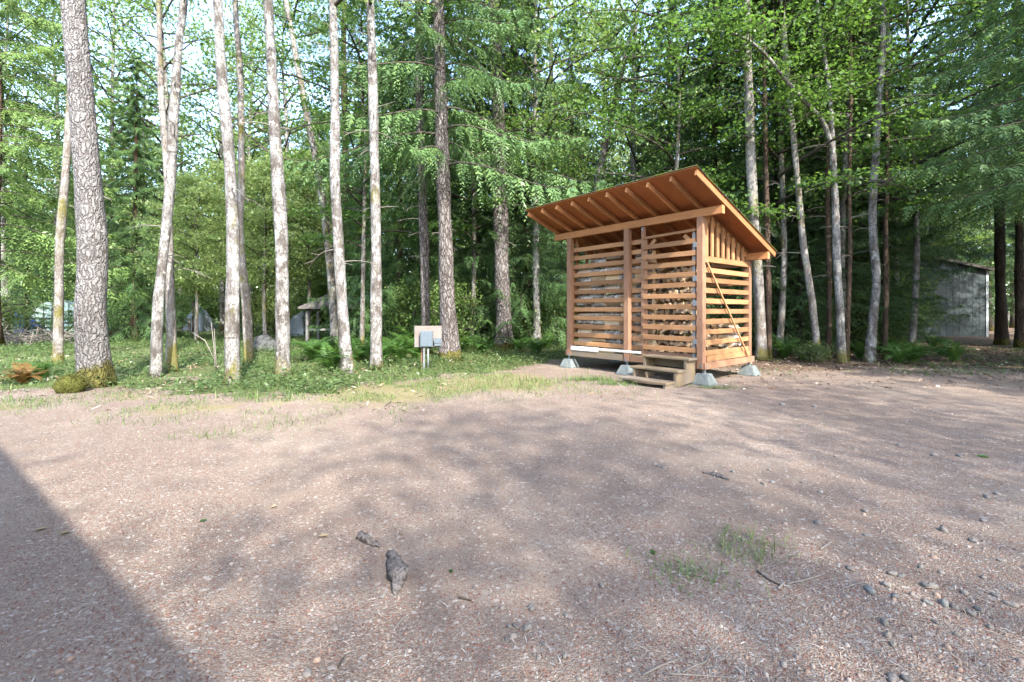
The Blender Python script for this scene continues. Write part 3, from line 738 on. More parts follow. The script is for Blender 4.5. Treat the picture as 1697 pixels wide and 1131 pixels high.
def dead_twigs(g, P, rr, n, z0, z1, lmin=.2, lmax=.8):
    G = Geo()
    hs = [p.z for p in P]
    for k in range(n):
        z = g.uniform(z0, z1); i = min(range(len(hs)), key=lambda q: abs(hs[q] - z)); p = np.array(P[i]); az = g.uniform(0, 6.28)
        d = np.array([math.cos(az), math.sin(az), 0]); ln = g.uniform(lmin, lmax); s = np.linspace(0, 1, 6); w = g.uniform(-.4, .4); dr = g.uniform(.1, .7)
        sd = np.array([-d[1], d[0], 0])
        pts = p + d * (ln * s)[:, None] + sd * (w * ln * s ** 2)[:, None] + np.array([0, 0, 1]) * (ln * (.25 * s - dr * s ** 2))[:, None]
        G.add(*tube_arr(pts, np.linspace(.013, .003, 6), 4, False))
        for q in range(2):
            j = g.randrange(2, 5); e = pts[j] + (d * g.uniform(.1, .3) + sd * g.uniform(-.3, .3) + np.array([0, 0, g.uniform(-.25, .1)])) * ln
            G.add(*tube_arr([pts[j], (pts[j] + e) / 2, e], [.006, .004, .002], 4, False))
    return G.mesh('dead_twigs', [M['twig']])

def px_tree(name, label, pts, wpx, bark, base=None, Y=None, crown=None, cz=7, cs=1.0, top=13, ns=18, flare=.4, rough=.05, twigs=8, group=None, lobe=5, seed=None):
    """a trunk measured in the photo: pts = (pixel x, pixel y) from the base up, wpx = widths in pixels"""
    seed = len(bpy.data.objects) if seed is None else seed; g = random.Random(seed)
    if Y is None: Y = EYE * FPX / (pts[0][1] - HY)
    W = [dpt(px, py, Y) for px, py in pts]; W[0].z = -.06
    dirv = (W[-1] - W[-2]).normalized(); ext = (top - W[-1].z)
    wk = .88 if pts[0][0] > 1200 else 1.0
    wr = [wk * w / FPX * Y / 2 * Y / math.hypot(Y, q.x) for w, q in zip(wpx, W)]   # a round trunk widens off the lens axis
    if ext > 0:
        W.append(W[-1] + dirv * ext * .5 + Vector((g.uniform(-.1, .1), 0, 0))); W.append(W[-1] + dirv * ext * .5); wr += [wr[-1] * .7, wr[-1] * .25 + .005]
    o = W[0].copy(); o.z = 0
    t = thing(name, label, 'tree', o, 0, group)
    L = [p - o for p in W]
    for q in L[1:-1]: q.y += g.uniform(-.06, .06)
    # radius by arc length of the control points
    n = 44; link('trunk', trunk_mesh(L, wr, bark, ns, seed, flare, rough, n, lobe), t)
    P = catmull(L, n)
    if twigs: tag(link('dead_twigs', dead_twigs(g, P, None, twigs, 2.2, min(top, 9)), t), kind='stuff')
    if crown is not None:
        c = crown; p = min(P, key=lambda q: abs(q.z - cz))
        f = (top + .6 - cz) / (8 if c in CR else 9)
        for nm, me in (('crown', c[0]), ('limbs', c[1])):
            k = link(nm, me, t, loc=p, rot=(0, 0, g.uniform(0, 6.28) if nm == 'crown' else 0), scale=(cs, cs, f))
            tag(k, kind='stuff')
            if nm == 'crown': rz = k.rotation_euler.z
            else: k.rotation_euler.z = rz
    return t

# foreground trunks, left to right
px_tree('fir_tree', 'thickest trunk, pale plated fir bark with a mossy flared base, far left foreground', [(160, 640), (154, 520), (148, 400), (136, 230), (122, 0)], [56, 54, 52, 48, 43], 'fir', crown=CR[0], cz=9, top=15, ns=40, flare=.32, rough=.025, twigs=5, lobe=4, seed=101)
px_tree('alder_tree', 'thin moss-banded trunk just left of the thickest fir', [(95, 606), (97, 500), (103, 390), (110, 250), (118, 60)], [19, 18, 16, 14, 12], 'alder_moss', crown=CR[1], cz=8.5, twigs=6, seed=102)
px_tree('alder_tree', 'blotchy grey trunk leaning right, first one right of the thickest fir', [(258, 624), (262, 520), (268, 430), (281, 300), (290, 200), (298, 90), (304, 0)], [20, 19, 18, 18, 17, 15, 14], 'alder', crown=CR[0], cz=7.2, twigs=7, seed=103)
px_tree('alder_tree', 'yellow mossy thin trunk close behind the blotchy leaning trunk', [(285, 616), (280, 520), (279, 400), (279, 280), (268, 150), (262, 20)], [19, 17, 14, 13, 11, 10], 'alder_moss', crown=CR[1], cz=8.5, twigs=4, seed=104)
px_tree('alder_tree', 'smooth grey trunk with a brown base, second trunk left of the fork of dry sticks', [(386, 638), (386, 540), (384, 400), (377, 260), (368, 120), (359, 0)], [24, 24, 23, 21, 18, 16], 'alder', crown=CR[2], cz=7.5, twigs=6, seed=105)
px_tree('alder_tree', 'slim mossy trunk leaning left at its foot, right behind the smooth grey trunk', [(413, 604), (406, 500), (400, 400), (398, 280), (397, 140), (392, 0)], [16, 16, 13, 12, 11, 10], 'alder_moss', crown=CR[1], cz=9.5, twigs=8, seed=106)
px_tree('alder_tree', 'whitish upright trunk with brown knots, left of the gazebo', [(468, 627), (468, 520), (464, 400), (458, 270), (451, 130), (445, 0)], [25, 24, 23, 21, 18, 17], 'alder', crown=CR[0], cz=7.8, twigs=9, seed=107)
px_tree('alder_tree', 'dark slender trunk leaning left high up, behind the gazebo roof', [(556, 575), (549, 470), (540, 380), (528, 290), (505, 170), (474, 0)], [15, 14, 13, 12, 11, 9], 'alder_dark', crown=CR[2], cz=11, top=16, twigs=8, seed=108)
px_tree('alder_tree', 'pale trunk rising in front of the gazebo beside the bright fern', [(576, 618), (570, 540), (562, 430), (557, 300), (555, 180), (550, 0)], [21, 20, 18, 16, 16, 14], 'alder', crown=CR[2], cz=7.6, twigs=16, seed=109)
px_tree('fir_tree', 'thin dark trunk half hidden behind the pale gazebo trunk', [(577, 566), (576, 440), (573, 300), (570, 100)], [12, 12, 11, 10], 'reddish', crown=CRF[1], cz=12, top=19, twigs=6, seed=110)
px_tree('alder_tree', 'pale straight trunk with a mossy foot right of the gazebo', [(624, 612), (624, 500), (622, 380), (620, 250), (618, 130), (613, 0)], [20, 18, 17, 16, 15, 13], 'alder', crown=CR[1], cz=8, twigs=14, seed=111)
px_tree('fir_tree', 'narrow scaly trunk rising behind the electrical board', [(707, 588), (705, 500), (702, 380), (698, 250), (695, 120), (694, 0)], [16, 15, 15, 15, 14, 13], 'fir2', crown=CRF[1], cz=11, top=18, twigs=12, seed=112)
px_tree('fir_tree', 'stout furrowed fir trunk just right of the electrical board', [(746, 597), (741, 500), (738, 400), (735, 300), (730, 150), (727, 0)], [31, 26, 24, 23, 20, 18], 'fir2', crown=CRF[0], cz=5.0, cs=1.25, top=18, flare=.35, twigs=10, seed=113)
px_tree('fir_tree', 'tall furrowed conifer trunk standing alone left of the wood shed', [(836, 582), (833, 480), (830, 380), (828, 260), (823, 120), (820, 0)], [27, 25, 24, 23, 21, 19], 'fir2', crown=CRF[0], cz=5.5, cs=1.3, top=20, flare=.3, twigs=14, seed=114)
# behind and right of the shed
px_tree('alder_tree', 'very thin pale trunk high behind the shed, left of the roof', [(912, 560), (914, 400), (914, 200), (913, 60)], [9, 9, 8, 7], 'alder_dark', crown=CR[1], cz=14, top=22, twigs=4, seed=115)
px_tree('maple_tree', 'dark slim leaning trunk rising above the middle of the shed roof', [(968, 575), (985, 340), (1008, 220), (1030, 120), (1048, 50)], [12, 11, 10, 9, 6], 'alder_dark', crown=CR[2], cz=9, top=12, twigs=6, seed=116)
px_tree('alder_tree', 'mossy yellow alder trunk rising behind the right end of the roof', [(1262, 598), (1256, 480), (1247, 330), (1240, 180), (1236, 0)], [20, 20, 19, 18, 16], 'alder_moss', crown=CR[0], cz=9.5, top=15, twigs=8, seed=117)
px_tree('fir_tree', 'thin brown trunk against the right rear corner of the shed', [(1274, 597), (1272, 480), (1268, 300)], [13, 12, 10], 'reddish', crown=CRF[0], cz=9, top=15, twigs=12, seed=118)
px_tree('alder_tree', 'grey mottled trunk with mossy foot between the shed and the forked maple', [(1356, 590), (1344, 500), (1332, 400), (1322, 300), (1305, 100), (1296, 0)], [16, 14, 13, 12, 11, 10], 'alder_moss', Y=11.6, crown=CR[2], cz=10, top=15, twigs=8, seed=119)
px_tree('fir_tree', 'dark brown trunk left of the forked maple', [(1372, 596), (1373, 480), (1374, 340), (1374, 200)], [11, 11, 10, 9], 'reddish', crown=CRF[0], cz=10, top=15, twigs=16, seed=120)
px_tree('fir_tree', 'slender straight brown trunk touching the forked maple on its right', [(1404, 601), (1406, 520), (1408, 420), (1410, 300), (1411, 150)], [9, 9, 9, 8, 7], 'reddish', crown=CRF[1], cz=10, top=14, twigs=14, seed=121)
px_tree('birch_tree', 'white blotched trunk with black scars, left of the grey outbuilding', [(1441, 601), (1446, 540), (1451, 460), (1450, 400), (1448, 330), (1455, 220), (1462, 80), (1466, 0)], [21, 19, 18, 17, 16, 15, 13, 12], 'alder', crown=CR[0], cz=9.5, top=14, twigs=14, seed=122)
px_tree('fir_tree', 'brown trunk close behind the white blotched trunk', [(1466, 590), (1466, 480), (1467, 380), (1468, 250)], [10, 10, 10, 9], 'reddish', Y=12.4, crown=CRF[0], cz=10, top=15, twigs=16, seed=123)
px_tree('alder_tree', 'pale trunk high above, between the forked maple and the white blotched trunk', [(1437, 580), (1430, 400), (1425, 200), (1418, 30)], [13, 13, 12, 11], 'alder', crown=CR[1], cz=12, top=17, twigs=8, seed=124)
px_tree('alder_tree', 'upper pale trunk beside the top of the white blotched trunk', [(1486, 576), (1482, 400), (1476, 190), (1470, 20)], [12, 12, 11, 10], 'alder', crown=CR[2], cz=13, top=18, twigs=8, seed=125)
px_tree('cedar_tree', 'broad dark cedar trunk at the right edge, past the outbuilding', [(1660, 572), (1658, 450), (1655, 300), (1650, 100)], [26, 22, 20, 17], 'darkbark', crown=CRF[0], cz=6, cs=1.4, top=20, twigs=10, seed=126)
px_tree('cedar_tree', 'second dark trunk at the very right edge of the picture', [(1690, 577), (1690, 450), (1689, 300)], [20, 18, 16], 'darkbark', crown=CRF[0], cz=5, cs=1.4, top=19, twigs=12, seed=127)

# forked vine maple right of the shed
Ym = EYE * FPX / (602 - HY); o = dpt(1395, 602, Ym); o.z = 0
mp_ = thing('maple_tree', 'forked maple with a long bare limb arching left over the wood shed', 'tree', o)
def rel(px, py, dy=0): return dpt(px, py, Ym + dy) - o
pts = [Vector((0, 0, -.05)), rel(1392, 520), rel(1387, 430), rel(1384, 330), rel(1380, 255), rel(1376, 170), rel(1366, 90), rel(1354, 0), rel(1350, -80)]
link('trunk', trunk_mesh(pts, [.1, .088, .082, .078, .068, .05, .042, .034, .02], 'alder', 14, 77, .35, .04, 44), mp_)
limb = [rel(1383, 262), rel(1365, 205, -.2), rel(1335, 170, -.5), rel(1300, 130, -.8), rel(1268, 90, -1.1), rel(1230, 62, -1.3), rel(1190, 52, -1.5), rel(1120, 50, -1.7)]
lo_ = link('limb', trunk_mesh(limb, [.058, .052, .047, .042, .035, .028, .022, .008], 'alder', 10, 78, 0, .04, 40), mp_)
G = Geo(); gg = np.random.default_rng(80); lp = []; ld = []
LP = catmull(limb, 40)
for k in range(64):
    i = gg.integers(5, 40); b_ = np.array(LP[i]); d = np.array([gg.normal(0, .8), gg.normal(-.1, .8), gg.normal(.25, .35)]); d /= np.linalg.norm(d); ln = gg.uniform(.5, 1.5)
    s = np.linspace(0, 1, 5); q = b_ + d * (ln * s)[:, None] + np.array([0, 0, -.22]) * (ln * s ** 2)[:, None]
    G.add(*tube_arr(q, np.linspace(.012, .003, 5), 4, False))
    for m_ in range(56):
        t = gg.uniform(.15, 1.05); c = b_ + d * ln * t + np.array([0, 0, -.22 * ln * t * t]) + gg.normal(0, 1, 3) * [.2, .2, .03]
        lp.append(c); ld.append(d)
for k in range(40):                                                 # leaf sprays of the upright stems
    i = gg.integers(0, 12); b_ = np.array(rel(1372 - 10 * gg.random(), 190 - 20 * i)); d = np.array([gg.normal(0, .8), gg.normal(0, .8), gg.normal(.2, .3)]); d /= np.linalg.norm(d); ln = gg.uniform(.6, 1.9)
    s = np.linspace(0, 1, 5); q = b_ + d * (ln * s)[:, None]; G.add(*tube_arr(q, np.linspace(.013, .003, 5), 4, False))
    for m_ in range(56):
        t = gg.uniform(.2, 1.05); lp.append(b_ + d * ln * t + gg.normal(0, 1, 3) * [.2, .2, .035]); ld.append(d)
tag(link('branches', G.mesh('branches', [M['limb']]), mp_), kind='stuff')
lp = np.array(lp); ld = np.array(ld); n = len(lp)
D = norm(ld * .4 + gg.normal(0, .6, (n, 3)) + [0, 0, -.2]); N = norm(gg.normal(0, .35, (n, 3)) + [0, 0, 1]); N = norm(N - D * (N * D).sum(1, keepdims=True))
l = .095 * gg.uniform(.4, 1.3, n)
V, F4 = leaves_arr(lp, D, N, l, l * .8, .12, .4)
tag(link('crown', mesh_np('crown', V, F4, [M['leaf_maple']], tint=gg.random(n)), mp_), kind='stuff')

# ------------------------------------------------------------------ the wood behind
Lf = 'sunlit broadleaf tree in the bright wood behind the fence'
Lm = 'broadleaf tree in the wood behind the gazebo and the electrical board'
Ls = 'broadleaf tree standing far behind the wood shed roof'
Lr = 'dark hemlock in the shaded wood right of the wood shed'
Gf, Gm, Gs, Gr = 'bright broadleaf trees behind the fence', 'broadleaf trees behind the gazebo', 'trees far behind the shed roof', 'dark conifers right of the wood shed'
# left: bright leaves and sky between them
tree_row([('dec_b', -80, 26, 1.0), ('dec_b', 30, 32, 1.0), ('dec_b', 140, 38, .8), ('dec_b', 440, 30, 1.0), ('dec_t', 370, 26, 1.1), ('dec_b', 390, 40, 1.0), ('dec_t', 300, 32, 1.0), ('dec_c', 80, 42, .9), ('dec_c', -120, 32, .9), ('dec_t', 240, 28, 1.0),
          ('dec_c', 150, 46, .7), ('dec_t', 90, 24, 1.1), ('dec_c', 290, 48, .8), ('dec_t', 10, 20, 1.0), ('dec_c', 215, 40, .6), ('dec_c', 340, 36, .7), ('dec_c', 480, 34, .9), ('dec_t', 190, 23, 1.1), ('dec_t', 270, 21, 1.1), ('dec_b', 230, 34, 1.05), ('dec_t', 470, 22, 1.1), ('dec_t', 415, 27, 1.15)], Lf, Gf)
tree_row([('dec_y', 325, 17.5, .6), ('dec_y', 440, 18, .65), ('dec_y', 510, 19, .7), ('dec_y', 245, 23, .65), ('dec_y', 130, 27, .75), ('dec_y', 560, 23, .7), ('dec_y', 20, 24, .65), ('dec_y', 385, 23, .7)],
         'young sunlit leafy tree among the left trunks', 'young trees among the left trunks')
wt('ced_b', -10, 15.5, 1.15, 'light green cedar with feathery drooping sprays at the far left edge', 'cedars at the left')
wt('ced_b', 185, 21, .55, 'light yellow-green cedar right behind the thickest fir trunk', 'cedars at the left', sz=.8)
wt('ced_c', 222, 19, .8, 'blue-green cedar between the thickest fir and the leaning trunk', 'cedars at the left')
wt('ced_a', 45, 21, .45, 'low dark cedar at the left edge above the blue tarp', 'cedars at the left')
tree_row([('dec_a', 530, 32, 1.0), ('dec_b', 610, 26, .95), ('dec_b', 660, 22, .9), ('dec_a', 720, 34, 1.0), ('dec_d', 790, 28, 1.0), ('dec_a', 850, 40, .9), ('dec_c', 560, 40, 1.0), ('dec_m', 600, 14.5, .9), ('dec_m', 780, 15.5, 1.0), ('dec_t', 890, 15, 1.0)], Lm, Gm)
for px, y, s, lab in [(668, 16.5, .85, 'drooping green cedar behind the electrical board'), (790, 17, .85, 'drooping cedar between the furrowed fir and the lone conifer trunk'),
                      (870, 16, .8, 'dense cedar just left of the wood shed'), (720, 19, .95, 'tall cedar set back behind the stout furrowed fir'), (600, 18.5, .6, 'small cedar behind the gazebo roof')]:
    wt('ced_c' if y < 17.5 else 'ced_a', px, y, s, lab, 'drooping cedars left of the shed')
wt('hem_a', 850, 16.5, .85, 'dark hemlock right behind the lone conifer trunk', 'drooping cedars left of the shed')
tree_row([('dec_a', 930, 30, 1.0), ('dec_b', 1000, 22, .95), ('dec_a', 1080, 34, 1.0), ('dec_b', 1130, 24, .9), ('dec_a', 1180, 28, 1.0), ('dec_b', 1040, 40, 1.1), ('dec_b', 960, 44, 1.1), ('dec_a', 1220, 40, 1.0), ('dec_t', 1055, 17, 1.0), ('dec_b', 900, 50, .9), ('dec_m', 1120, 13.5, 1.0)], Ls, Gs)
wt('ced_a', 1110, 17, .8, 'cedar right behind the high front edge of the shed roof', 'cedars behind the shed')
wt('ced_c', 1190, 14.5, .8, 'cedar close behind the right half of the shed roof', 'cedars behind the shed')
wt('hem_a', 950, 20, .8, 'dark conifer behind the left end of the shed', 'cedars behind the shed')
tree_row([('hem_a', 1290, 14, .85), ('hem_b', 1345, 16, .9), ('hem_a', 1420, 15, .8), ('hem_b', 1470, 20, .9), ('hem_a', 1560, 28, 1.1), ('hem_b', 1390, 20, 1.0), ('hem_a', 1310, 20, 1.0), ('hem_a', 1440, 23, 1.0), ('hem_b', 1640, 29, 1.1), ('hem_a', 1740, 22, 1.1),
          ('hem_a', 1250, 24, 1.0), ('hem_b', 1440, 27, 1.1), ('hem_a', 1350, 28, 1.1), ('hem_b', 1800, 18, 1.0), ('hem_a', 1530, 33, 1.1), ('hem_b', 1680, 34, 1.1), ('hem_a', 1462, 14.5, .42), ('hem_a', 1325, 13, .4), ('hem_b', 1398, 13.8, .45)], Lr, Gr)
tree_row([('dec_m', 1290, 12.5, 1.0), ('dec_m', 1400, 12.8, 1.05), ('dec_m', 1510, 13.5, 1.0)], 'leafy maple crown hanging into the top of the right wood', 'maple crowns on the right')
wt('ced_h', 1790, 8.8, .8, 'near cedar at the right edge with feathery boughs hanging into the picture', 'cedars at the right edge')
wt('ced_h', 1740, 12.5, .95, 'large dark cedar overhanging the grey outbuilding', 'cedars at the right edge')
tree_row([('dec_d', 1380, 18, .85), ('dec_d', 1460, 24, .9), ('dec_d', 1290, 26, .9), ('dec_d', 1540, 28, 1.0)], 'broadleaf tree glimpsed through the dark wood on the right', 'broadleaf trees in the right wood')
# far wood closing the view: one mass
g = np.random.default_rng(90); n = 60000
az = g.uniform(-1.05, 1.05, n); rr = g.uniform(55, 75, n); top = 9 + 7 * vnoise(az * 10, az * 0, 1.4, 91) + 5 * sstep(-.5, .2, az)
zz = top * g.random(n) ** .8
P = np.stack([rr * np.sin(az), rr * np.cos(az), zz], 1) + g.normal(0, .5, (n, 3)); P[:, 2] = np.abs(P[:, 2])
D = norm(g.normal(0, 1, (n, 3))); N = norm(g.normal(0, .7, (n, 3)) + [0, 0, 1]); N = norm(N - D * (N * D).sum(1, keepdims=True)); l = g.uniform(.45, .95, n)
V, F4 = leaves_arr(P, D, N, l, l * .6)
tag(link('far_wood', mesh_np('far_wood', V, F4, [M['leaf_dec']], tint=g.random(n))), 'far leafy wood closing the view behind all the trees', 'wood', kind='stuff')

# trees and the house behind the camera, which throw the shade on the drive
SHADE = [('hem_a', 13.5, -2, .9), ('hem_b', 16.5, 2.5, 1.0), ('hem_a', 18, -6, 1.0), ('dec_s', 10, -7.5, .85), ('hem_a', 15, 7.5, 1.0), ('dec_s', 8.5, -13, 1.0), ('dec_s', 12, -14, 1.1), ('dec_s', 8.8, -4, .75), ('dec_s', 11.5, -4.5, .8), ('hem_b', 12.6, 4.2, .75), ('dec_s', 3.2, -9.8, .72), ('dec_s', 2.0, -12.5, .95), ('dec_s', 6.6, -10.5, 1.0), ('hem_a', 24, 6, 1.1), ('hem_b', 21, 9.5, 1.0), ('hem_a', 27, 3, 1.1), ('hem_b', 20, 3, 1.0), ('hem_a', 25, 11, 1.1), ('hem_b', 22.5, 12.6, 1.0)]
for key, x0, y0, s in SHADE:
    wood_tree(key, x0, y0, s, 'tree outside the picture shading the gravel drive from behind or beside', 'trees outside the picture')
EX, EI = Vector((-.81, .58, 0)).normalized(), Vector((-.58, -.81, 0)).normalized()
hs = thing('house', 'brown house with low gable roof behind the camera, shading the lower left', 'house', (.93, -3.37, 0), math.atan2(EX.y, EX.x))
# local x runs left along the eave, local y points back from the eave
boxm('wall', (.35, .5, 0), (10.5, .7, 4.85), 'greyboard', hs); boxm('wall', (.35, 7.3, 0), (10.5, 7.5, 4.85), 'greyboard', hs)
plank('wall', (.45, .7, 2.42), (.45, 7.3, 2.42), .2, 4.85, 'greyboard', hs); plank('wall', (10.4, .7, 2.42), (10.4, 7.3, 2.42), .2, 4.85, 'greyboard', hs)
plank('roof', (5.0, 0, 5.0), (5.0, 4.0, 6.5), 11.8, .12, 'shingle', hs); plank('roof', (5.0, 4.02, 6.5), (5.0, 8.0, 5.0), 11.8, .12, 'shingle', hs)
w_ = boxm('window', (3, .46, 1.1), (4.6, .5, 2.3), 'trim', hs); boxm('door', (6.2, .46, .2), (7.2, .5, 2.3), 'post', hs)

# ------------------------------------------------------------------ ferns
def frond_mesh(seed, L, mat, droop):
    g = np.random.default_rng(seed); s = np.linspace(0, 1, 9)
    ang = 1.3 - droop * s; seg = L / 8
    px_ = np.concatenate([[0], np.cumsum(np.cos(ang[:-1]) * seg)]); pz_ = np.concatenate([[0], np.cumsum(np.sin(ang[:-1]) * seg)])
    R = np.stack([px_, np.zeros(9), pz_], 1); G = Geo()
    V, F4 = tube_arr(R, np.linspace(.005, .0015, 9), 4, False); G.add(V, F4, np.full(len(F4), .7))
    t = np.repeat(np.linspace(.1, .99, 24), 2); sg = np.tile([1, -1], 24); q = np.clip((t * 8).astype(int), 0, 7)
    b = R[q] + (R[q + 1] - R[q]) * (t * 8 - q)[:, None]; tg = norm(R[q + 1] - R[q])
    side = np.array([0, 1.0, 0]) * sg[:, None]
    D = norm(side + tg * .35 + np.array([0, 0, -.15]) + g.normal(0, .05, b.shape)); N = norm(np.cross(tg, side) * sg[:, None] * -1)
    N = norm(N - D * (N * D).sum(1, keepdims=True))
    l = .19 * L * np.sin(PI * np.clip(t * .86 + .14, 0, 1)) ** .75 + .01
    V, F4 = leaves_arr(b, D, N, l, np.full(len(l), .033 * L), .1, .35); G.add(V, F4, g.random(len(l)))
    return G.mesh('frond', [M[mat]])
FR = {m: [frond_mesh(k + 50, .8, m, 1.5 + .25 * k) for k in range(4)] for m in ('fern', 'fern_brown')}
def fern(p, size, label, group=None, mat='fern', n=18, tilt=.2):
    t = thing('sword_fern', label, 'fern', (p.x, p.y, gz(p.x, p.y) - .01), rnd.uniform(0, 6), group)
    for k in range(n):
        sc = size * rnd.uniform(.75, 1.15)
        link('frond', rnd.choice(FR[mat]), t, rot=(rnd.uniform(-.1, .1), rnd.uniform(-.25, .4) - tilt, k * 2.4 + rnd.uniform(-.2, .2)), scale=sc)
fern(gpt(548, 618), .95, 'bright yellow-green sword fern at the foot of the pale gazebo trunk', n=22)
fern(gpt(40, 636), .62, 'brown dry bracken fern at the left edge of the picture', mat='fern_brown', n=26, tilt=.3)
fern(gpt(70, 628), .7, 'green fern next to the dry bracken at the left edge', n=14)
fern(gpt(1512, 600), 1.0, 'large glossy sword fern below the grey outbuilding', n=26)
fern(gpt(232, 558), 1.6, 'distant upright fern by the gate left of the leaning trunk', n=16)
Lg = 'sword fern in the thicket left of the electrical board'
for k_, (px, py) in enumerate(sorted([(600, 596), (640, 590), (662, 600), (680, 588), (655, 580), (610, 580), (590, 600), (632, 602), (560, 594), (690, 596), (520, 600)])):
    fern(gpt(px, py), rnd.uniform(.95, 1.3), f'{Lg}, {ORDN[k_]} from the left', 'ferns in the thicket by the gazebo', n=15)
for k_, (px, py) in enumerate([(770, 584), (800, 588), (860, 584), (890, 590), (905, 580)]):
    fern(gpt(px, py), rnd.uniform(.8, 1.1), f'sword fern in the shade left of the wood shed, {ORDN[k_]} from the left', 'ferns left of the shed', n=14)
for k_, (px, py) in enumerate(sorted([(1300, 596), (1330, 598), (1425, 596), (1480, 588), (1560, 592), (1545, 578), (1580, 600), (1490, 604)])):
    fern(gpt(px, py), rnd.uniform(.7, 1.05), f'sword fern at the foot of the dark right wood, {ORDN[k_]} from the left', 'ferns in the right wood', n=14)

# ------------------------------------------------------------------ shrubs
SHR = [foliage_dec(61, .1, 1.9, 1.1, 26, 9, 34, .085, .66, 'leaf_dec', .3, .6, .8), foliage_dec(62, .1, 1.6, 1.2, 26, 9, 34, .085, .66, 'leaf_sun', .3, .6, .8), foliage_dec(63, .05, .9, .8, 18, 7, 26, .075, .7, 'cover', .3, .6, .7)]
def shrub(k, px, y, s, label, group=None):
    x0 = (px - CX) / FPX * y
    t = thing('leafy_shrub', label, 'shrub', (x0, y, 0), rnd.uniform(0, 6), group); t.scale = (s, s, s * rnd.uniform(.9, 1.1))
    tag(link('foliage', SHR[k][0], t), kind='stuff'); tag(link('stems', SHR[k][1], t), kind='stuff')
for k_, (px, y, s) in enumerate(sorted([(-40, 18, 1.2), (330, 32, 1.5), (420, 30, 1.4), (455, 26, 1.4), (300, 36, 1.6), (395, 34, 1.6), (250, 36, 1.8), (480, 28, 1.3), (180, 34, 1.4)])):
    shrub(rnd.choice([0, 1]), px, y, s, f'leafy green shrub in the undergrowth behind the leaning trunks, {ORDN[k_]} from the left', 'shrubs in the left undergrowth')
for k_, (px, y, s) in enumerate(sorted([(540, 25, 1.6), (600, 23, 1.5), (640, 17, 1.1), (690, 16, 1.1), (740, 15, 1.0), (800, 18, 1.3), (860, 19, 1.3), (900, 16, 1.0), (650, 22, 1.6), (760, 20, 1.5)])):
    shrub(0, px, y, s, f'leafy green shrub in the shade behind the ferns, {ORDN[k_]} from the left', 'shrubs behind the ferns')
for k_, (px, y, s) in enumerate(sorted([(1290, 14, .9), (1400, 15, 1.0), (1480, 16, 1.0), (1350, 18, 1.4), (1440, 19, 1.4)])):
    shrub(0 if y > 13.3 else 2, px, y, s, f'dark leafy shrub low among the trunks on the right, {ORDN[k_]} from the left', 'shrubs in the right wood')
shrub(2, 1350, 11.2, .5, 'small broad-leaved light green bush between the thin trunks on the right')

# ------------------------------------------------------------------ ground cover, grass, litter, loose bits
g = np.random.default_rng(70)
def scatter(n, xr, yr, wf, power=1.0):
    x = g.uniform(*xr, n); y = yr[0] + (yr[1] - yr[0]) * g.random(n) ** power
    k = g.random(n) < wf(x, y); return x[k], y[k]
def plants(n, xr, yr, wf, hmax, per, L, mat, name, power=1.4, clump=.12):
    x, y = scatter(n, xr, yr, wf, power); m = len(x)
    x = np.repeat(x, per) + g.normal(0, clump, m * per); y = np.repeat(y, per) + g.normal(0, clump, m * per)
    hh = np.repeat(g.uniform(.3, 1, m), per) * hmax * g.random(m * per)
    P = np.stack([x, y, hgt(x, y) + hh], 1); n2 = len(P)
    D = norm(g.normal(0, 1, (n2, 3)) * [1, 1, .35]); N = norm(g.normal(0, .4, (n2, 3)) + [0, 0, 1]); N = norm(N - D * (N * D).sum(1, keepdims=True))
    l = L * g.uniform(.5, 1.2, n2); V, F4 = leaves_arr(P, D, N, l, l * .65)
    return mesh_np(name, V, F4, [M[mat]], tint=np.clip(np.repeat(g.random(m), per) * .6 + g.random(n2) * .4, 0, 1))
cov = lambda x, y: np.clip(zgreen(x, y) ** 1.5 * 1.4 * (vnoise(x, y, 1.1, 33) * 2.0 - .45), 0, 1)
tag(link('ground_cover', plants(14000, (-17, 3), (6.2, 24), cov, .26, 9, .075, 'cover', 'ground_cover')), 'low leafy green ground cover under the trees on the left', 'ground cover', kind='stuff')
rcov = lambda x, y: np.clip(zlitter(x, y) * (vnoise(x, y, .8, 35) * 2.2 - 1.0), 0, 1)
tag(link('ground_cover', plants(3000, (4, 18), (9, 19), rcov, .16, 7, .07, 'cover', 'shade_cover')), 'scattered low green plants on the shaded forest floor at the right', 'ground cover', kind='stuff')

def blades(x, y, h, w, lean, mat, name):
    n = len(x); P = np.stack([x, y, hgt(x, y) - .005], 1); az = g.uniform(0, 6.28, n); ln = np.abs(g.normal(0, lean, n))
    D1 = norm(np.stack([np.cos(az) * ln * .9, np.sin(az) * ln * .5, np.ones(n)], 1)); D2 = norm(np.stack([np.cos(az) * (ln * 2 + .2), np.sin(az) * (ln * 2 + .2), np.full(n, .8)], 1))
    S = np.stack([-np.sin(az), np.cos(az), np.zeros(n)], 1) * (w * g.uniform(.6, 1.3, n))[:, None]
    H = h[:, None]; a = P + D1 * H * .55; b_ = a + D2 * H * .45
    V = np.stack([P - S, P + S, a + S * .8, a - S * .8, b_ + S * .1, b_ - S * .1], 1).reshape(-1, 3)
    k = np.arange(n)[:, None] * 6
    F4 = np.concatenate([k + [0, 1, 2, 3], k + [3, 2, 4, 5]])
    t = g.random(n); return mesh_np(name, V, F4, [M[mat]], tint=np.concatenate([t, t]))
gx1, gy1 = scatter(90000, (-16, 3.2), (6.4, 22), lambda x, y: np.clip((zgreen(x, y) + zmoss(x, y) * .35) * (vnoise(x, y, 1.3, 41) * 1.7 - .55), 0, 1), 1.5)
tag(link('grass', blades(gx1, gy1, g.uniform(.05, .24, len(gx1)), .0035, .8, 'grass', 'grass')), 'grass and weeds growing along the wooded verge', 'grass', kind='stuff')
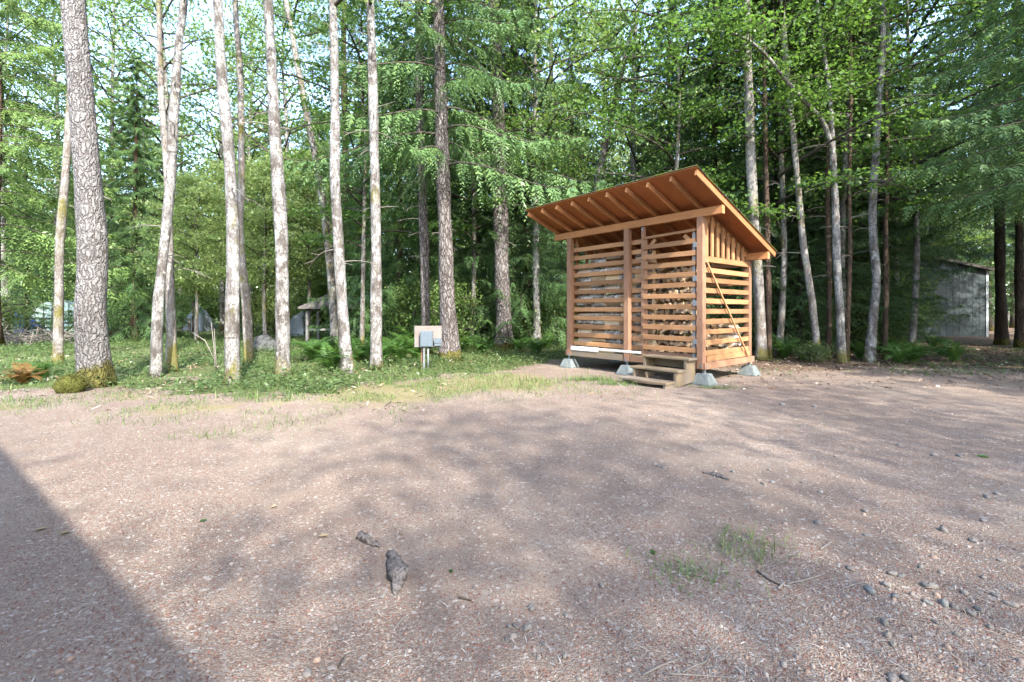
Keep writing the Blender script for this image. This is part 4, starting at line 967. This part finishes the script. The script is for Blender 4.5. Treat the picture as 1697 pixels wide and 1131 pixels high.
gx2, gy2 = scatter(90000, (-11, 2.5), (5.2, 10), lambda x, y: np.clip((zmoss(x, y) * 1.3 + zgreen(x, y) * .3) * (vnoise(x, y, 2.3, 48) * 2.2 - .75), 0, 1))
tag(link('grass', blades(gx2, gy2, g.uniform(.02, .09, len(gx2)), .003, 1.2, 'grass', 'short_grass')), 'short thin grass coming up through the moss at the edge of the gravel', 'grass', kind='stuff')
def tuft(px, py, n, sx, sy, h, lab):
    p = gpt(px, py); x = p.x + g.normal(0, sx, n); y = p.y + g.normal(0, sy, n)
    tag(link('grass_tuft', blades(x, y, g.uniform(.3, 1, n) * h * .85, .0022, 2.6, 'grass', 'tuft')), lab, 'grass', kind='stuff')
tuft(1140, 945, 150, .10, .09, .13, 'thin yellowish grass tuft on the bare gravel at lower right')
tuft(1235, 910, 190, .13, .11, .15, 'thin grass tuft right of the first one on the gravel')
tuft(345, 722, 120, .25, .10, .16, 'pale grass wisps at the edge of the moss at left')
tuft(455, 705, 320, .35, .25, .13, 'patch of short grass in front of the left trunks')
tuft(975, 632, 900, .30, .12, .22, 'green grass clump under the front of the wood shed')
tuft(1015, 640, 450, .18, .08, .2, 'grass beside the wooden steps')
tuft(1185, 642, 420, .22, .06, .14, 'weeds round the front right pier')
tuft(740, 640, 900, .8, .35, .2, 'grass growing around the foot of the electrical board')
tuft(1320, 700, 60, .25, .2, .06, 'sparse grass sprigs on the gravel right of the shed')
tuft(1450, 705, 50, .3, .2, .06, 'sparse sprigs on the gravel at right')

x, y = scatter(26000, (2.5, 18), (7.5, 20), lambda x, y: np.clip(zlitter(x, y) + .12, 0, 1), 1.4); n = len(x)
P = np.stack([x, y, hgt(x, y) + g.uniform(.002, .02, n)], 1); D = norm(g.normal(0, 1, (n, 3)) * [1, 1, .2]); N = norm(g.normal(0, .35, (n, 3)) + [0, 0, 1]); N = norm(N - D * (N * D).sum(1, keepdims=True))
l = g.uniform(.025, .085, n); V, F4 = leaves_arr(P, D, N, l, l * g.uniform(.2, .7, n), .2)
tag(link('leaf_litter', mesh_np('leaf_litter', V, F4, [M['litter']], tint=g.random(n) ** 1.3)), 'dead leaves and needles covering the forest floor at right', 'leaf litter', kind='stuff')

x, y = scatter(9000, (-14, 2.5), (6.0, 15), lambda x, y: np.clip((zgreen(x, y) + zmoss(x, y)) * (vnoise(x, y, 1.7, 61) * 1.6 - .35), 0, 1), 1.3); n = len(x)
P = np.stack([x, y, hgt(x, y) + g.uniform(.004, .09, n) * zgreen(x, y)], 1); D = norm(g.normal(0, 1, (n, 3)) * [1, 1, .3]); N = norm(g.normal(0, .35, (n, 3)) + [0, 0, 1]); N = norm(N - D * (N * D).sum(1, keepdims=True))
l = g.uniform(.03, .16, n); V, F4 = leaves_arr(P, D, N, l, g.uniform(.004, .03, n), .3)
tag(link('leaf_litter', mesh_np('verge_litter', V, F4, [M['litter']], tint=.25 + .75 * g.random(n))), 'dry stalks and dead leaves among the greenery of the left verge', 'leaf litter', kind='stuff')
n = 120000                                                          # catkin scales, chips and fine gravel on the drive
py = HY + 1 / g.uniform(1 / 720, 1 / 60, n) if False else g.uniform(575, 1220, n); px = g.uniform(-350, 2050, n)
Y = EYE * FPX / (py - HY); X = (px - CX) / FPX * Y
dens = .22 + 2.2 * vnoise(X, Y, .6, 44) ** 2 * (.4 + 1.2 * vnoise(X, Y, 2.7, 45))
k = (g.random(n) < dens) & (Y < edge(X) + .4); X, Y = X[k], Y[k]; n = len(X)
L = g.uniform(.006, .017, n); Wd = L * g.uniform(.25, .8, n); Hh = np.minimum(L, Wd) * g.uniform(.4, .8, n); az = g.uniform(0, PI, n)
tint = g.random(n) ** 1.25; peb = tint > .8; L[peb] *= .9; Wd[peb] = L[peb] * .8
c, s = np.cos(az), np.sin(az); z = hgt(X, Y)
B = np.stack([X, Y, z - .001], 1); A1 = np.stack([c, s, 0 * c], 1) * (L / 2)[:, None]; A2 = np.stack([-s, c, 0 * c], 1) * (Wd / 2)[:, None]
V = np.stack([B - A1, B - A2, B + A1, B + A2, B + np.stack([g.normal(0, .002, n), g.normal(0, .002, n), Hh + .001], 1)], 1).reshape(-1, 3)
kk = np.arange(n)[:, None] * 5
F3 = np.concatenate([kk + [0, 1, 4], kk + [1, 2, 4], kk + [2, 3, 4], kk + [3, 0, 4]])
tag(link('gravel_bits', mesh_np('gravel_bits', V, F3, [M['bits']], tint=np.tile(tint, 4))), 'reddish catkin scales, chips and fine gravel strewn over the drive', 'gravel', kind='stuff')
n = 5200                                                            # thin dry needles and stalks
py = g.uniform(640, 1220, n); px = g.uniform(-300, 2000, n); Y = EYE * FPX / (py - HY); X = (px - CX) / FPX * Y
k = (g.random(n) < .25 + .9 * sstep(.2, 1.6, X) ) & (Y < edge(X)); X, Y = X[k], Y[k]; n = len(X)
P = np.stack([X, Y, hgt(X, Y) + .004], 1); D = norm(g.normal(0, 1, (n, 3)) * [1, 1, .12]); N = norm(g.normal(0, .2, (n, 3)) + [0, 0, 1]); N = norm(N - D * (N * D).sum(1, keepdims=True))
l = g.uniform(.02, .07, n); V, F4 = leaves_arr(P, D, N, l, g.uniform(.002, .004, n), 1.5, .5)
tag(link('dry_needles', mesh_np('dry_needles', V, F4, [M['litter']], tint=g.uniform(.55, 1, n))), 'thin dry stalks and needles strewn over the gravel', 'litter', kind='stuff')

n = 9000                                                            # small pebbles, denser to the right
py = g.uniform(600, 1220, n); px = g.uniform(-300, 2050, n); Y = EYE * FPX / (py - HY); X = (px - CX) / FPX * Y
k = (g.random(n) < .05 + .85 * sstep(.3, 2.2, X) * (vnoise(X, Y, 1.3, 52) ** 1.5)) & (Y < edge(X) + .5); X, Y = X[k], Y[k]; n = len(X)
r_ = g.uniform(.004, .009, n) * (1 + 1.2 * g.random(n) ** 5); sq = g.uniform(.4, .8, n); az = g.uniform(0, PI, n); c, s = np.cos(az), np.sin(az)
ring = np.stack([np.cos(np.arange(6) * PI / 3), np.sin(np.arange(6) * PI / 3)], 1)
jr = r_[:, None] * g.uniform(.75, 1.2, (n, 6)); lx = ring[None, :, 0] * jr; ly = ring[None, :, 1] * jr * .75
wx = X[:, None] + lx * c[:, None] - ly * s[:, None]; wy = Y[:, None] + lx * s[:, None] + ly * c[:, None]; z0 = hgt(X, Y)
low = np.stack([wx, wy, np.repeat((z0 - .002)[:, None], 6, 1)], -1); mid_ = np.stack([X[:, None] + (wx - X[:, None]) * .72, Y[:, None] + (wy - Y[:, None]) * .72, np.repeat((z0 + r_ * sq)[:, None], 6, 1) * 1.0], -1)
topv = np.stack([X, Y, z0 + r_ * sq * 1.2], 1)[:, None, :]
V = np.concatenate([low, mid_, topv], 1).reshape(-1, 3); b0 = np.arange(n)[:, None] * 13
F4 = np.concatenate([b0 + [q, (q + 1) % 6, 6 + (q + 1) % 6, 6 + q] for q in range(6)] + [b0 + [12, 6 + q, 6 + q + 1, 6 + (q + 2) % 6] for q in (0, 2, 4)])
tt = .5 + .42 * g.random(n) ** 1.4
tag(link('pebbles', mesh_np('pebbles', V, F4, [M['bits']], True, tint=np.tile(tt, 9))), 'small grey and tan pebbles strewn over the drive, denser to the right', 'pebbles', kind='stuff')

# stones one can pick out
def stone_mesh(seed, mat='stone', flat=.62, rough=.22):
    r = np.random.default_rng(seed); ns, nr = 10, 6; V = []
    ph = r.uniform(0, 6.28, 6)
    for i in range(nr + 1):
        th = PI * i / nr
        for j in range(ns):
            a = 2 * PI * j / ns; k = 1 + rough * (math.sin(2 * a + ph[0]) * math.sin(th) + .7 * math.sin(3 * a + 2 * th + ph[1]) + .5 * math.sin(2 * th + ph[2])) + r.normal(0, .055)
            V.append((k * math.sin(th) * math.cos(a) * .5, k * math.sin(th) * math.sin(a) * .38, k * math.cos(th) * .5 * flat))
    Fs = [(i * ns + j, (i + 1) * ns + j, (i + 1) * ns + (j + 1) % ns, i * ns + (j + 1) % ns) for i in range(nr) for j in range(ns)]
    return mesh_py('stone', V, Fs, [M[mat]], True)
ST = [stone_mesh(k, flat=.45 + .06 * k) for k in range(7)]
def stone(px, py, w, label, group=None, me=None):
    p = onground(px, py); s = w / FPX * p.y * rnd.uniform(.72, 1.0)
    o = link('stone', me or rnd.choice(ST), loc=(p.x, p.y, p.z + s * .08), rot=(rnd.uniform(-.2, .2), rnd.uniform(-.2, .2), rnd.uniform(0, 6.28)), scale=s)
    tag(o, label, 'stone', group)
stone(874, 1036, 24, 'largest pale stone in the small pebble cluster at centre foreground')
stone(881, 1003, 16, 'rounded grey stone above the largest pebble of the centre cluster')
stone(850, 1050, 15, 'egg-shaped pebble just below left of the largest centre pebble')
for k_, (px, py, w) in enumerate(sorted([(839, 1053, 10), (843, 1032, 11), (855, 1033, 11), (833, 1000, 13), (815, 1006, 10), (793, 1009, 8), (813, 972, 10), (786, 967, 8), (849, 972, 8), (886, 1081, 9), (892, 1086, 9), (899, 1062, 10), (957, 1118, 10), (938, 1017, 13), (936, 1083, 14)])):
    stone(px, py, w, f'small pale pebble around the centre foreground cluster, {ORDN[k_]} from the left', 'pebbles at centre foreground')
stone(998, 968, 13, 'pale pebble alone right of the centre cluster'); stone(633, 981, 13, 'flat pale pebble beside the exposed grey root'); stone(509, 1114, 20, 'flat stone at the bottom edge left of centre')
stone(1466, 1029, 20, 'whitish angular stone at lower right, uppermost of a line of three'); stone(1471, 1049, 19, 'tan stone in the middle of the line of three at lower right'); stone(1480, 1063, 15, 'round grey stone lowest in the line of three at lower right')
stone(1503, 1119, 23, 'yellowish broken stone at the lower right bottom edge'); stone(1478, 1117, 24, 'grey flat stone beside the yellowish broken stone at the bottom edge')
stone(1355, 868, 15, 'pale oval pebble alone on the gravel right of the grass tufts')
stone(1563, 881, 17, 'tan pebble near the right edge, left of another grey one'); stone(1612, 897, 17, 'grey pebble near the right edge, right of a tan one')
for k_, (px, py, w) in enumerate(sorted([(1441, 978, 20), (1483, 988, 18), (1540, 973, 24), (1565, 1001, 20), (1608, 1018, 22), (1622, 1012, 18), (1599, 985, 16), (1469, 970, 16), (1494, 955, 16), (1479, 951, 16), (1526, 941, 14), (1408, 943, 14), (1538, 999, 14), (1582, 1007, 15), (1630, 960, 14), (1650, 990, 16), (1560, 950, 13), (1512, 985, 13), (1640, 1040, 15), (1585, 1050, 13), (1660, 930, 12), (1675, 1005, 18), (1550, 1030, 12)])):
    stone(px, py, w, f'river stone in the lower right stony patch, {ORDN[k_]} from the left', 'stones in the lower right patch')
for k_, (px, py, w) in enumerate(sorted([(1433, 847, 14), (1437, 888, 11), (1631, 864, 12), (1418, 744, 9), (1385, 755, 10), (1490, 735, 9), (1548, 755, 11), (1635, 828, 13), (1652, 822, 12), (1275, 778, 11), (1265, 803, 12), (1280, 800, 10), (1258, 797, 9), (1215, 782, 9), (1085, 770, 9), (1092, 773, 9), (1100, 776, 9), (1297, 670, 10), (1350, 673, 10), (1150, 795, 10), (823, 808, 9), (77, 716, 11), (1590, 757, 10), (1330, 800, 9), (1360, 815, 10), (1440, 790, 9)])):
    stone(px, py, w, f'small stone lying singly on the gravel drive, {ORDN[k_]} from the left', 'single stones on the drive')
# mossy boulder at the foot of the big fir
p = gpt(118, 650); bm = stone_mesh(40, 'moss_solid', .85, .1)
t = thing('mossy_boulder', 'rounded boulder covered in yellow moss at the foot of the thickest fir', 'boulder', (p.x, p.y, 0)); link('stone', bm, t, loc=(0, 0, .1), scale=(.44, .5, .4))
n = 2600; a = g.uniform(0, 6.28, n); th = g.uniform(0, 1.7, n); Dr = np.stack([np.sin(th) * np.cos(a), np.sin(th) * np.sin(a), np.cos(th)], 1)
V, F4 = leaves_arr(Dr * [.215, .19, .165] + [0, 0, .1], norm(Dr + g.normal(0, .4, Dr.shape)), norm(g.normal(0, 1, Dr.shape)), g.uniform(.015, .035, n), g.uniform(.006, .012, n))
tag(link('moss', mesh_np('moss', V, F4, [M['moss']], tint=g.random(n)), t), kind='stuff')
# exposed roots
def lump(name, ends, rads, label, mat='rootwood', h=.5):
    P = [onground(*e) for e in ends]; o = P[0].copy(); q = catmull([x - o + Vector((0, 0, r * h)) for x, r in zip(P, rads)], 18); rr = np.interp(np.linspace(0, 1, 18), np.linspace(0, 1, len(rads)), rads)
    gl = random.Random(name + label); ph = [gl.uniform(0, 6) for _ in range(4)]
    V, F4 = tube_arr(q, rr, 12, True, lambda a, i: 1 + .24 * np.sin(3 * a + i * .5 + ph[0]) + .2 * np.sin(5 * a - i * .9 + ph[1]) + .16 * np.sin(i * 1.7 + ph[2]))
    tag(link(name, mesh_np(name, V, F4, [M[mat]], True), loc=o), label, 'root')
M['rootwood'] = plain('weathered_root', (.12, .105, .097), .9, .15, 0, .75, 70, 1.0)
lump('exposed_root', [(648, 908), (652, 925), (660, 948), (654, 978)], [.02, .035, .045, .008], 'lumpy grey tree root sticking out of the gravel in the foreground')
lump('exposed_root', [(596, 880), (610, 888), (630, 896)], [.022, .024, .008], 'smaller grey root end left of the lumpy one')
lump('exposed_root', [(1165, 784), (1190, 790), (1210, 798)], [.01, .022, .008], 'half buried dark root among stones right of centre', h=.2)
# dry sticks
def stick(pts, r, label, group=None, mat='twig'):
    P = [onground(*e) + Vector((0, 0, r * .9)) for e in pts]; o = P[0].copy()
    V, F4 = tube_arr(catmull([x - o for x in P], 8), np.linspace(r, r * .5, 8), 6)
    tag(link('dry_stick', mesh_np('dry_stick', V, F4, [M[mat]], True), loc=o), label, 'stick', group)
stick([(1065, 1113), (1095, 1098), (1127, 1086)], .004, 'dry stick at the bottom edge, left of two others')
stick([(1130, 1108), (1150, 1098), (1168, 1092), (1175, 1080)], .0035, 'bent dry stick at the bottom edge with an upturned end')
stick([(1100, 1110), (1160, 1113), (1225, 1117)], .0035, 'long thin dry stick lying along the bottom edge')
stick([(1305, 967), (1335, 960), (1367, 951)], .004, 'straight pale stick below the grass tufts')
stick([(1360, 912), (1380, 897)], .005, 'short pale stick right of the grass tufts')
stick([(1395, 975), (1418, 968), (1438, 965)], .0035, 'curved dry stalk left of the stony patch')
stick([(652, 1040), (671, 1014)], .004, 'thin pale twig below the exposed root')
stick([(560, 1102), (573, 1080)], .0035, 'short dark twig at the bottom left of centre', mat='limb')
stick([(643, 1098), (652, 1084), (680, 1080)], .003, 'bent twig near the bottom edge below the root')
stick([(1255, 945), (1275, 960), (1300, 972)], .005, 'dark twig among the grass tufts', mat='limb')
stick([(1290, 975), (1300, 965)], .007, 'chunky pale wood chip below the grass tufts')
stick([(1230, 735), (1280, 738), (1330, 741)], .005, 'dry stick on the gravel right of the steps')
stick([(760, 985), (782, 990)], .006, 'dark bark flake left of the centre pebbles', mat='limb')
# fallen leaves
lm_ = mesh_py('fallen_leaf', [(-.5, 0, 0), (-.15, .3, .1), (.3, .22, .12), (.55, 0, .05), (.3, -.22, .1), (-.15, -.3, .12), (0, 0, -.03)], [(0, 6, 1), (1, 6, 2), (2, 6, 3), (3, 6, 4), (4, 6, 5), (5, 6, 0)], [])
for px, py, s, c, lab in [(1082, 912, .045, 'fern', 'single green leaf left of the grass tufts'), (664, 875, .035, 'dryleaf', 'tan fallen leaf above the lumpy root'), (747, 939, .035, 'fern', 'tiny green leaf right of the lumpy root'), (107, 882, .06, 'dryleaf', 'tan leaf in the shade at left'), (69, 876, .06, 'dryleaf', 'dry leaf at the left beside another tan one'), (453, 834, .05, 'dryleaf', 'dry leaf in the sun left of centre'), (535, 880, .06, 'dryleaf', 'pale leaf above left of the roots'), (336, 860, .045, 'fern', 'green sprig leaf in the sunny gravel at left'), (1630, 757, .09, 'fern', 'green leaf standing on the gravel at right')]:
    if 'dryleaf' not in M: M['dryleaf'] = plain('dry_leaf', (.20, .155, .09), .8)
    p = onground(px, py); me = lm_.copy(); me.materials.append(M[c]); tag(link('fallen_leaf', me, loc=p + Vector((0, 0, .006)), rot=(0, 0, rnd.uniform(0, 6)), scale=s), lab, 'leaf')

# ------------------------------------------------------------------ electrical board
p = gpt(704, 614); ub = thing('electrical_board', 'weathered plywood board on posts with two grey electrical boxes', 'electrical box', (p.x, p.y, 0), RAD(4))
boxm('board', (-.225, .02, .50), (.36, .038, .965), 'plypale', ub)
plank('post', (-.05, .075, -.1), (-.05, .075, .9), .07, .07, 'post', ub, up=(0, 1, 0))
cb = boxm('cabinet', (-.085, -.11, .515), (.18, .018, .855), 'box_grey', ub)
nest(boxm('cabinet_cover', (-.07, -.122, .53), (.165, -.111, .842), 'box_grey', ub), cb)
nest(boxm('latch', (.03, -.13, .60), (.07, -.1225, .615), 'galv', ub), cb)
sb_ = boxm('small_box', (.21, -.05, .53), (.355, .018, .70), 'box_grey', ub); nest(boxm('small_box_lid', (.205, -.062, .595), (.36, -.051, .705), 'box_grey', ub), sb_)
plank('steel_strut', (-.01, -.05, -.1), (-.01, -.05, .514), .042, .042, 'galv', ub, up=(0, 1, 0))
def pipe(nm, pts, r, mat, parent, ns=10):
    V, F4 = tube_arr(pts, r, ns); return link(nm, mesh_np(nm, V, F4, [M[mat]], True), parent)
pipe('conduit', [(.075, -.045, -.1), (.075, -.045, .2), (.075, -.045, .514)], .021, 'galv', ub)

# ------------------------------------------------------------------ things beyond the verge
def railing(name, label, cat, px0, px1, y, zs, posts, mat, brace=None, h=.09, ph=.95):
    a, b_ = Vector(((px0 - CX) / FPX * y, y, 0)), Vector(((px1 - CX) / FPX * y, y, 0))
    t = thing(name, label, cat, a); L = b_.x - a.x
    for z in zs: plank('rail', (0, 0, z), (L, 0, z + .01), .035, h, mat, t)
    for k in range(posts): plank('post', (L * k / (posts - 1), .075, -.1), (L * k / (posts - 1), .075, ph), .11, .11, mat, t, up=(0, 1, 0))
    for (f0, z0, f1, z1) in brace or []: plank('brace', (L * f0, -.04, z0), (L * f1, -.04, z1), .035, .09, mat, t)
railing('wooden_fence', 'dark wooden rail fence behind the thickest fir at left', 'fence', -60, 133, 23, (.42, .66, .88), 4, 'fencewood', [(.86, .1, 1.0, .85)])
railing('wooden_gate', 'dark braced wooden gate right of the thickest fir', 'gate', 176, 232, 23, (.30, .55, .85), 3, 'fencewood', [(.2, .85, .9, .2), (.3, .2, .55, .85)])
railing('wooden_gate', 'pale grey rail gate behind the leaning trunks', 'gate', 236, 312, 24, (.25, .45, .65, .85), 3, 'gatewood', h=.08, ph=.9)
plank('', (0, 0, 0), (1, 0, 0), .1, .1, 'fencewood') if False else None
p = dpt(317, 540, 24); t = thing('fence_post', 'single dark gate post right of the pale rail gate', 'post', (p.x, 24.2, 0)); plank('post', (0, 0, -.1), (0, 0, 1.75), .14, .14, 'fencewood', t, up=(0, 1, 0)); boxm('cap', (-.09, -.09, 1.75), (.09, .09, 1.79), 'fencewood', t)

# rounded greenhouse
M['film'] = plain('greenhouse_film', (.42, .55, .52), .25, .6, 0, .15, 4, .05)
gh = thing('greenhouse', 'rounded pale green greenhouse dome behind the fence at far left', 'greenhouse', ((93 - CX) / FPX * 29, 29, 0))
prof = [(-1.6, 0), (-1.55, .95), (-1.25, 1.5), (-.7, 1.85), (0, 1.95), (.7, 1.85), (1.25, 1.5), (1.55, .95), (1.6, 0)]
for k in range(8):
    (a, z), (c, w) = prof[k], prof[k + 1]
    plank('cover_panel', ((a + c) / 2, 0, (z + w) / 2), ((a + c) / 2, 3.2, (z + w) / 2), .02, math.hypot(c - a, w - z) - .02, 'film', gh, up=(c - a, 0, w - z))
Vf = [(a, .02, z) for a, z in prof]; link('end_wall', mesh_py('end_wall', Vf, [tuple(range(9))], [M['film']]), gh)
for yy in (0, 1.6, 3.2): pipe('hoop', [(a, yy, z + .02) for a, z in prof], .03, 'galv', gh, 6)
for xx in (-.8, 0, .8): plank('upright', (xx, -.01, 0), (xx, -.01, 1.75), .03, .04, 'galv', gh, up=(1, 0, 0))
def heap(name, label, cat, px, y, w, d, h, mat, seed):
    r = np.random.default_rng(seed); n = 15; u = np.linspace(-1, 1, n); A, B = np.meshgrid(u, u)
    Z = np.clip(1 - np.maximum(np.abs(A), np.abs(B)) ** 3.2, 0, 1) * (.75 + .5 * vnoise(A + seed, B, 1.6, seed)) * h
    Z += r.normal(0, .02 * h, Z.shape); Z[0] = Z[-1] = 0; Z[:, 0] = Z[:, -1] = 0
    V = np.stack([A * w / 2, B * d / 2, Z - .02], -1).reshape(-1, 3)
    i, j = np.meshgrid(np.arange(n - 1), np.arange(n - 1), indexing='ij'); b0 = (i * n + j).ravel()
    t = thing(name, label, cat, ((px - CX) / FPX * y, y, 0)); link('cover', mesh_np(name, V, np.stack([b0, b0 + 1, b0 + n + 1, b0 + n], 1), [M[mat]], False), t)
heap('tarp_heap', 'blue tarpaulin heap at the left edge behind the fence', 'tarp', 16, 27, 2.2, 2, 1.15, 'tarp_blue', 3)
heap('tarp_heap', 'white tarpaulin covered stack left of the gazebo', 'tarp', 495, 23, 1.1, 1.2, 1.15, 'tarp_white', 5)
heap('tarp_heap', 'small white covered heap between the thin trunks left of centre', 'tarp', 330, 29, 1.3, 1.2, 1.5, 'tarp_white', 8)
# brush pile
G = Geo(); r = np.random.default_rng(17)
for k in range(150):
    c = np.array([r.normal(0, .9), r.normal(0, .4), r.uniform(.02, .5)]); d = norm(r.normal(0, 1, 3) * [1, .6, .3]); ln = r.uniform(.4, 1.3)
    G.add(*tube_arr([c - d * ln / 2, c + r.normal(0, .06, 3), c + d * ln / 2], [.014, .011, .005], 4, False))
t = thing('brush_pile', 'pale heap of dry branches in the grass at far left', 'brush pile', ((45 - CX) / FPX * 17, 17, 0)); tag(link('branches', G.mesh('brush', [M['twig']]), t), kind='stuff')
# stone heap
M['boulder'] = plain('dark_boulder', (.075, .078, .075), .9, .2, 0, .6, 9, .6)
STD = [stone_mesh(k + 70, 'boulder', .7, .28) for k in range(4)]
for k_, (px, py, w) in enumerate(sorted([(418, 583, 18), (430, 585, 20), (444, 584, 16), (456, 584, 18), (423, 577, 16), (437, 577, 18), (451, 577, 17), (430, 571, 16), (444, 570, 15), (410, 584, 13), (437, 565, 13), (462, 578, 14)])):
    lift = max(0, (584 - py)) / FPX * 14.2; Y = 14.2 + max(0, 584 - py) * .02; s = w * 1.25 / FPX * Y
    tag(link('stone', rnd.choice(STD), loc=((px - CX) / FPX * Y, Y, lift + s * .2), rot=(rnd.uniform(-.4, .4), rnd.uniform(-.4, .4), rnd.uniform(0, 6)), scale=s), f'grey boulder in the stone heap left of the gazebo, {ORDN[k_]} from the left', 'stone', 'stone heap left of the gazebo')
# dry sapling sticks
p = gpt(358, 622); t = thing('dry_sapling', 'bare forked dry sapling sticks beside the smooth grey trunk', 'sapling', (p.x, p.y, 0)); Yp = p.y
for pts in [[(358, 622), (354, 570), (350, 535)], [(360, 618), (357, 585), (355, 545)], [(355, 596), (340, 565), (318, 551)]]:
    pipe('stick', [dpt(a, b_, Yp) - p for a, b_ in pts], [.012, .009, .004], 'twig', t, 6)

# gazebo
Yg = 19.0; gzb = thing('gazebo', 'low open gazebo with grey hipped shingle roof behind the pale trunks', 'gazebo', ((562 - CX) / FPX * Yg, Yg, 0), RAD(12))
w = 1.2
for sx in (-1, 1):
    for sy in (-1, 1): plank('post', (sx * 1.02, sy * 1.02, -.05), (sx * 1.02, sy * 1.02, 1.27), .1, .1, 'gatewood' if sx < 0 else 'post', gzb, up=(0, 1, 0))
for sy in (-1, 1): plank('eave_beam', (-1.08, sy * 1.02, 1.32), (1.08, sy * 1.02, 1.32), .06, .1, 'fencewood', gzb)
for sx in (-1, 1): plank('eave_beam', (sx * 1.02, -.98, 1.32), (sx * 1.02, .98, 1.32), .06, .098, 'fencewood', gzb)
plank('hand_rail', (-1.0, -1.02, .55), (-.1, -1.02, .55), .04, .08, 'gatewood', gzb)
Vr = [(-w - .1, -w - .1, 1.37), (w + .1, -w - .1, 1.37), (w + .1, w + .1, 1.37), (-w - .1, w + .1, 1.37), (-.2, 0, 2.05), (.2, 0, 2.05)]
for f in [(0, 1, 5, 4), (1, 2, 5), (2, 3, 4, 5), (3, 0, 4)]:
    vv = [Vr[k] for k in f]; c = [(a, b_, z + .06) for a, b_, z in vv]; q = len(f)
    link('roof_slope', mesh_py('roof_slope', vv + c, [tuple(range(q - 1, -1, -1)), tuple(range(q, 2 * q))] + [(k, (k + 1) % q, q + (k + 1) % q, q + k) for k in range(q)], [M['shingle']]), gzb)
plank('ridge_cap', (-.24, 0, 2.12), (.24, 0, 2.12), .16, .03, 'shingle', gzb)

# grey outbuilding at right
Yo = 22.5; xo = lambda px: (px - CX) / FPX * Yo
ob = thing('outbuilding', 'grey outbuilding with vertical siding and sloping dark roof in the right wood', 'outbuilding', (xo(1634), Yo, 0), RAD(-6))
Lw = xo(1634) - xo(1455)
nb = 18
for k in range(nb):
    a = -Lw + Lw * k / nb; b_ = a + Lw / nb - .012; top = lambda q: 3.32 + (-q) * .24
    V = [(a, 0, 0), (b_, 0, 0), (b_, 0, top(b_)), (a, 0, top(a)), (a, .03, 0), (b_, .03, 0), (b_, .03, top(b_)), (a, .03, top(a))]
    link('siding_board', mesh_py('siding_board', V, [(0, 1, 2, 3), (7, 6, 5, 4), (0, 4, 5, 1), (1, 5, 6, 2), (2, 6, 7, 3), (3, 7, 4, 0)], [M['greyboard']]), ob)
V = [(-Lw, .032, 0), (0, .032, 0), (0, .032, 3.3), (-Lw, .032, 3.3 + Lw * .24), (-Lw, 3, 0), (0, 3, 0), (0, 3, 3.3), (-Lw, 3, 3.3 + Lw * .24)]
link('wall', mesh_py('wall', V, [(0, 1, 2, 3), (7, 6, 5, 4), (1, 5, 6, 2), (3, 7, 4, 0)], [M['darkgap'] if 'darkgap' in M else M['fencewood']]), ob)
boxm('corner_trim', (-.01, -.025, 0), (.10, .03, 3.3), 'trim', ob)
plank('roof', (-Lw - .3, 1.5, 3.39 + (Lw + .3) * .24), (.35, 1.5, 3.39 - .35 * .24), 3.4, .08, 'shingle', ob)
plank('fascia', (-Lw - .3, -.22, 3.36 + (Lw + .3) * .24), (.35, -.22, 3.36 - .35 * .24), .02, .14, 'fencewood', ob)
# grey cabin wall glimpsed left of the shed
ob2 = thing('cabin', 'grey board cabin wall glimpsed low between the conifers left of the shed', 'cabin', ((905 - CX) / FPX * 24, 24, 0), RAD(5))
for k in range(6): boxm('siding_board', (0, 0, .1 + k * .29), (2.2, .03, .1 + k * .29 + .282), 'greyboard', ob2)
boxm('wall', (.0, .032, 0), (2.2, 2, 1.84), 'fencewood', ob2); boxm('roof', (-.2, -.25, 1.845), (2.4, 2.2, 1.93), 'shingle', ob2)
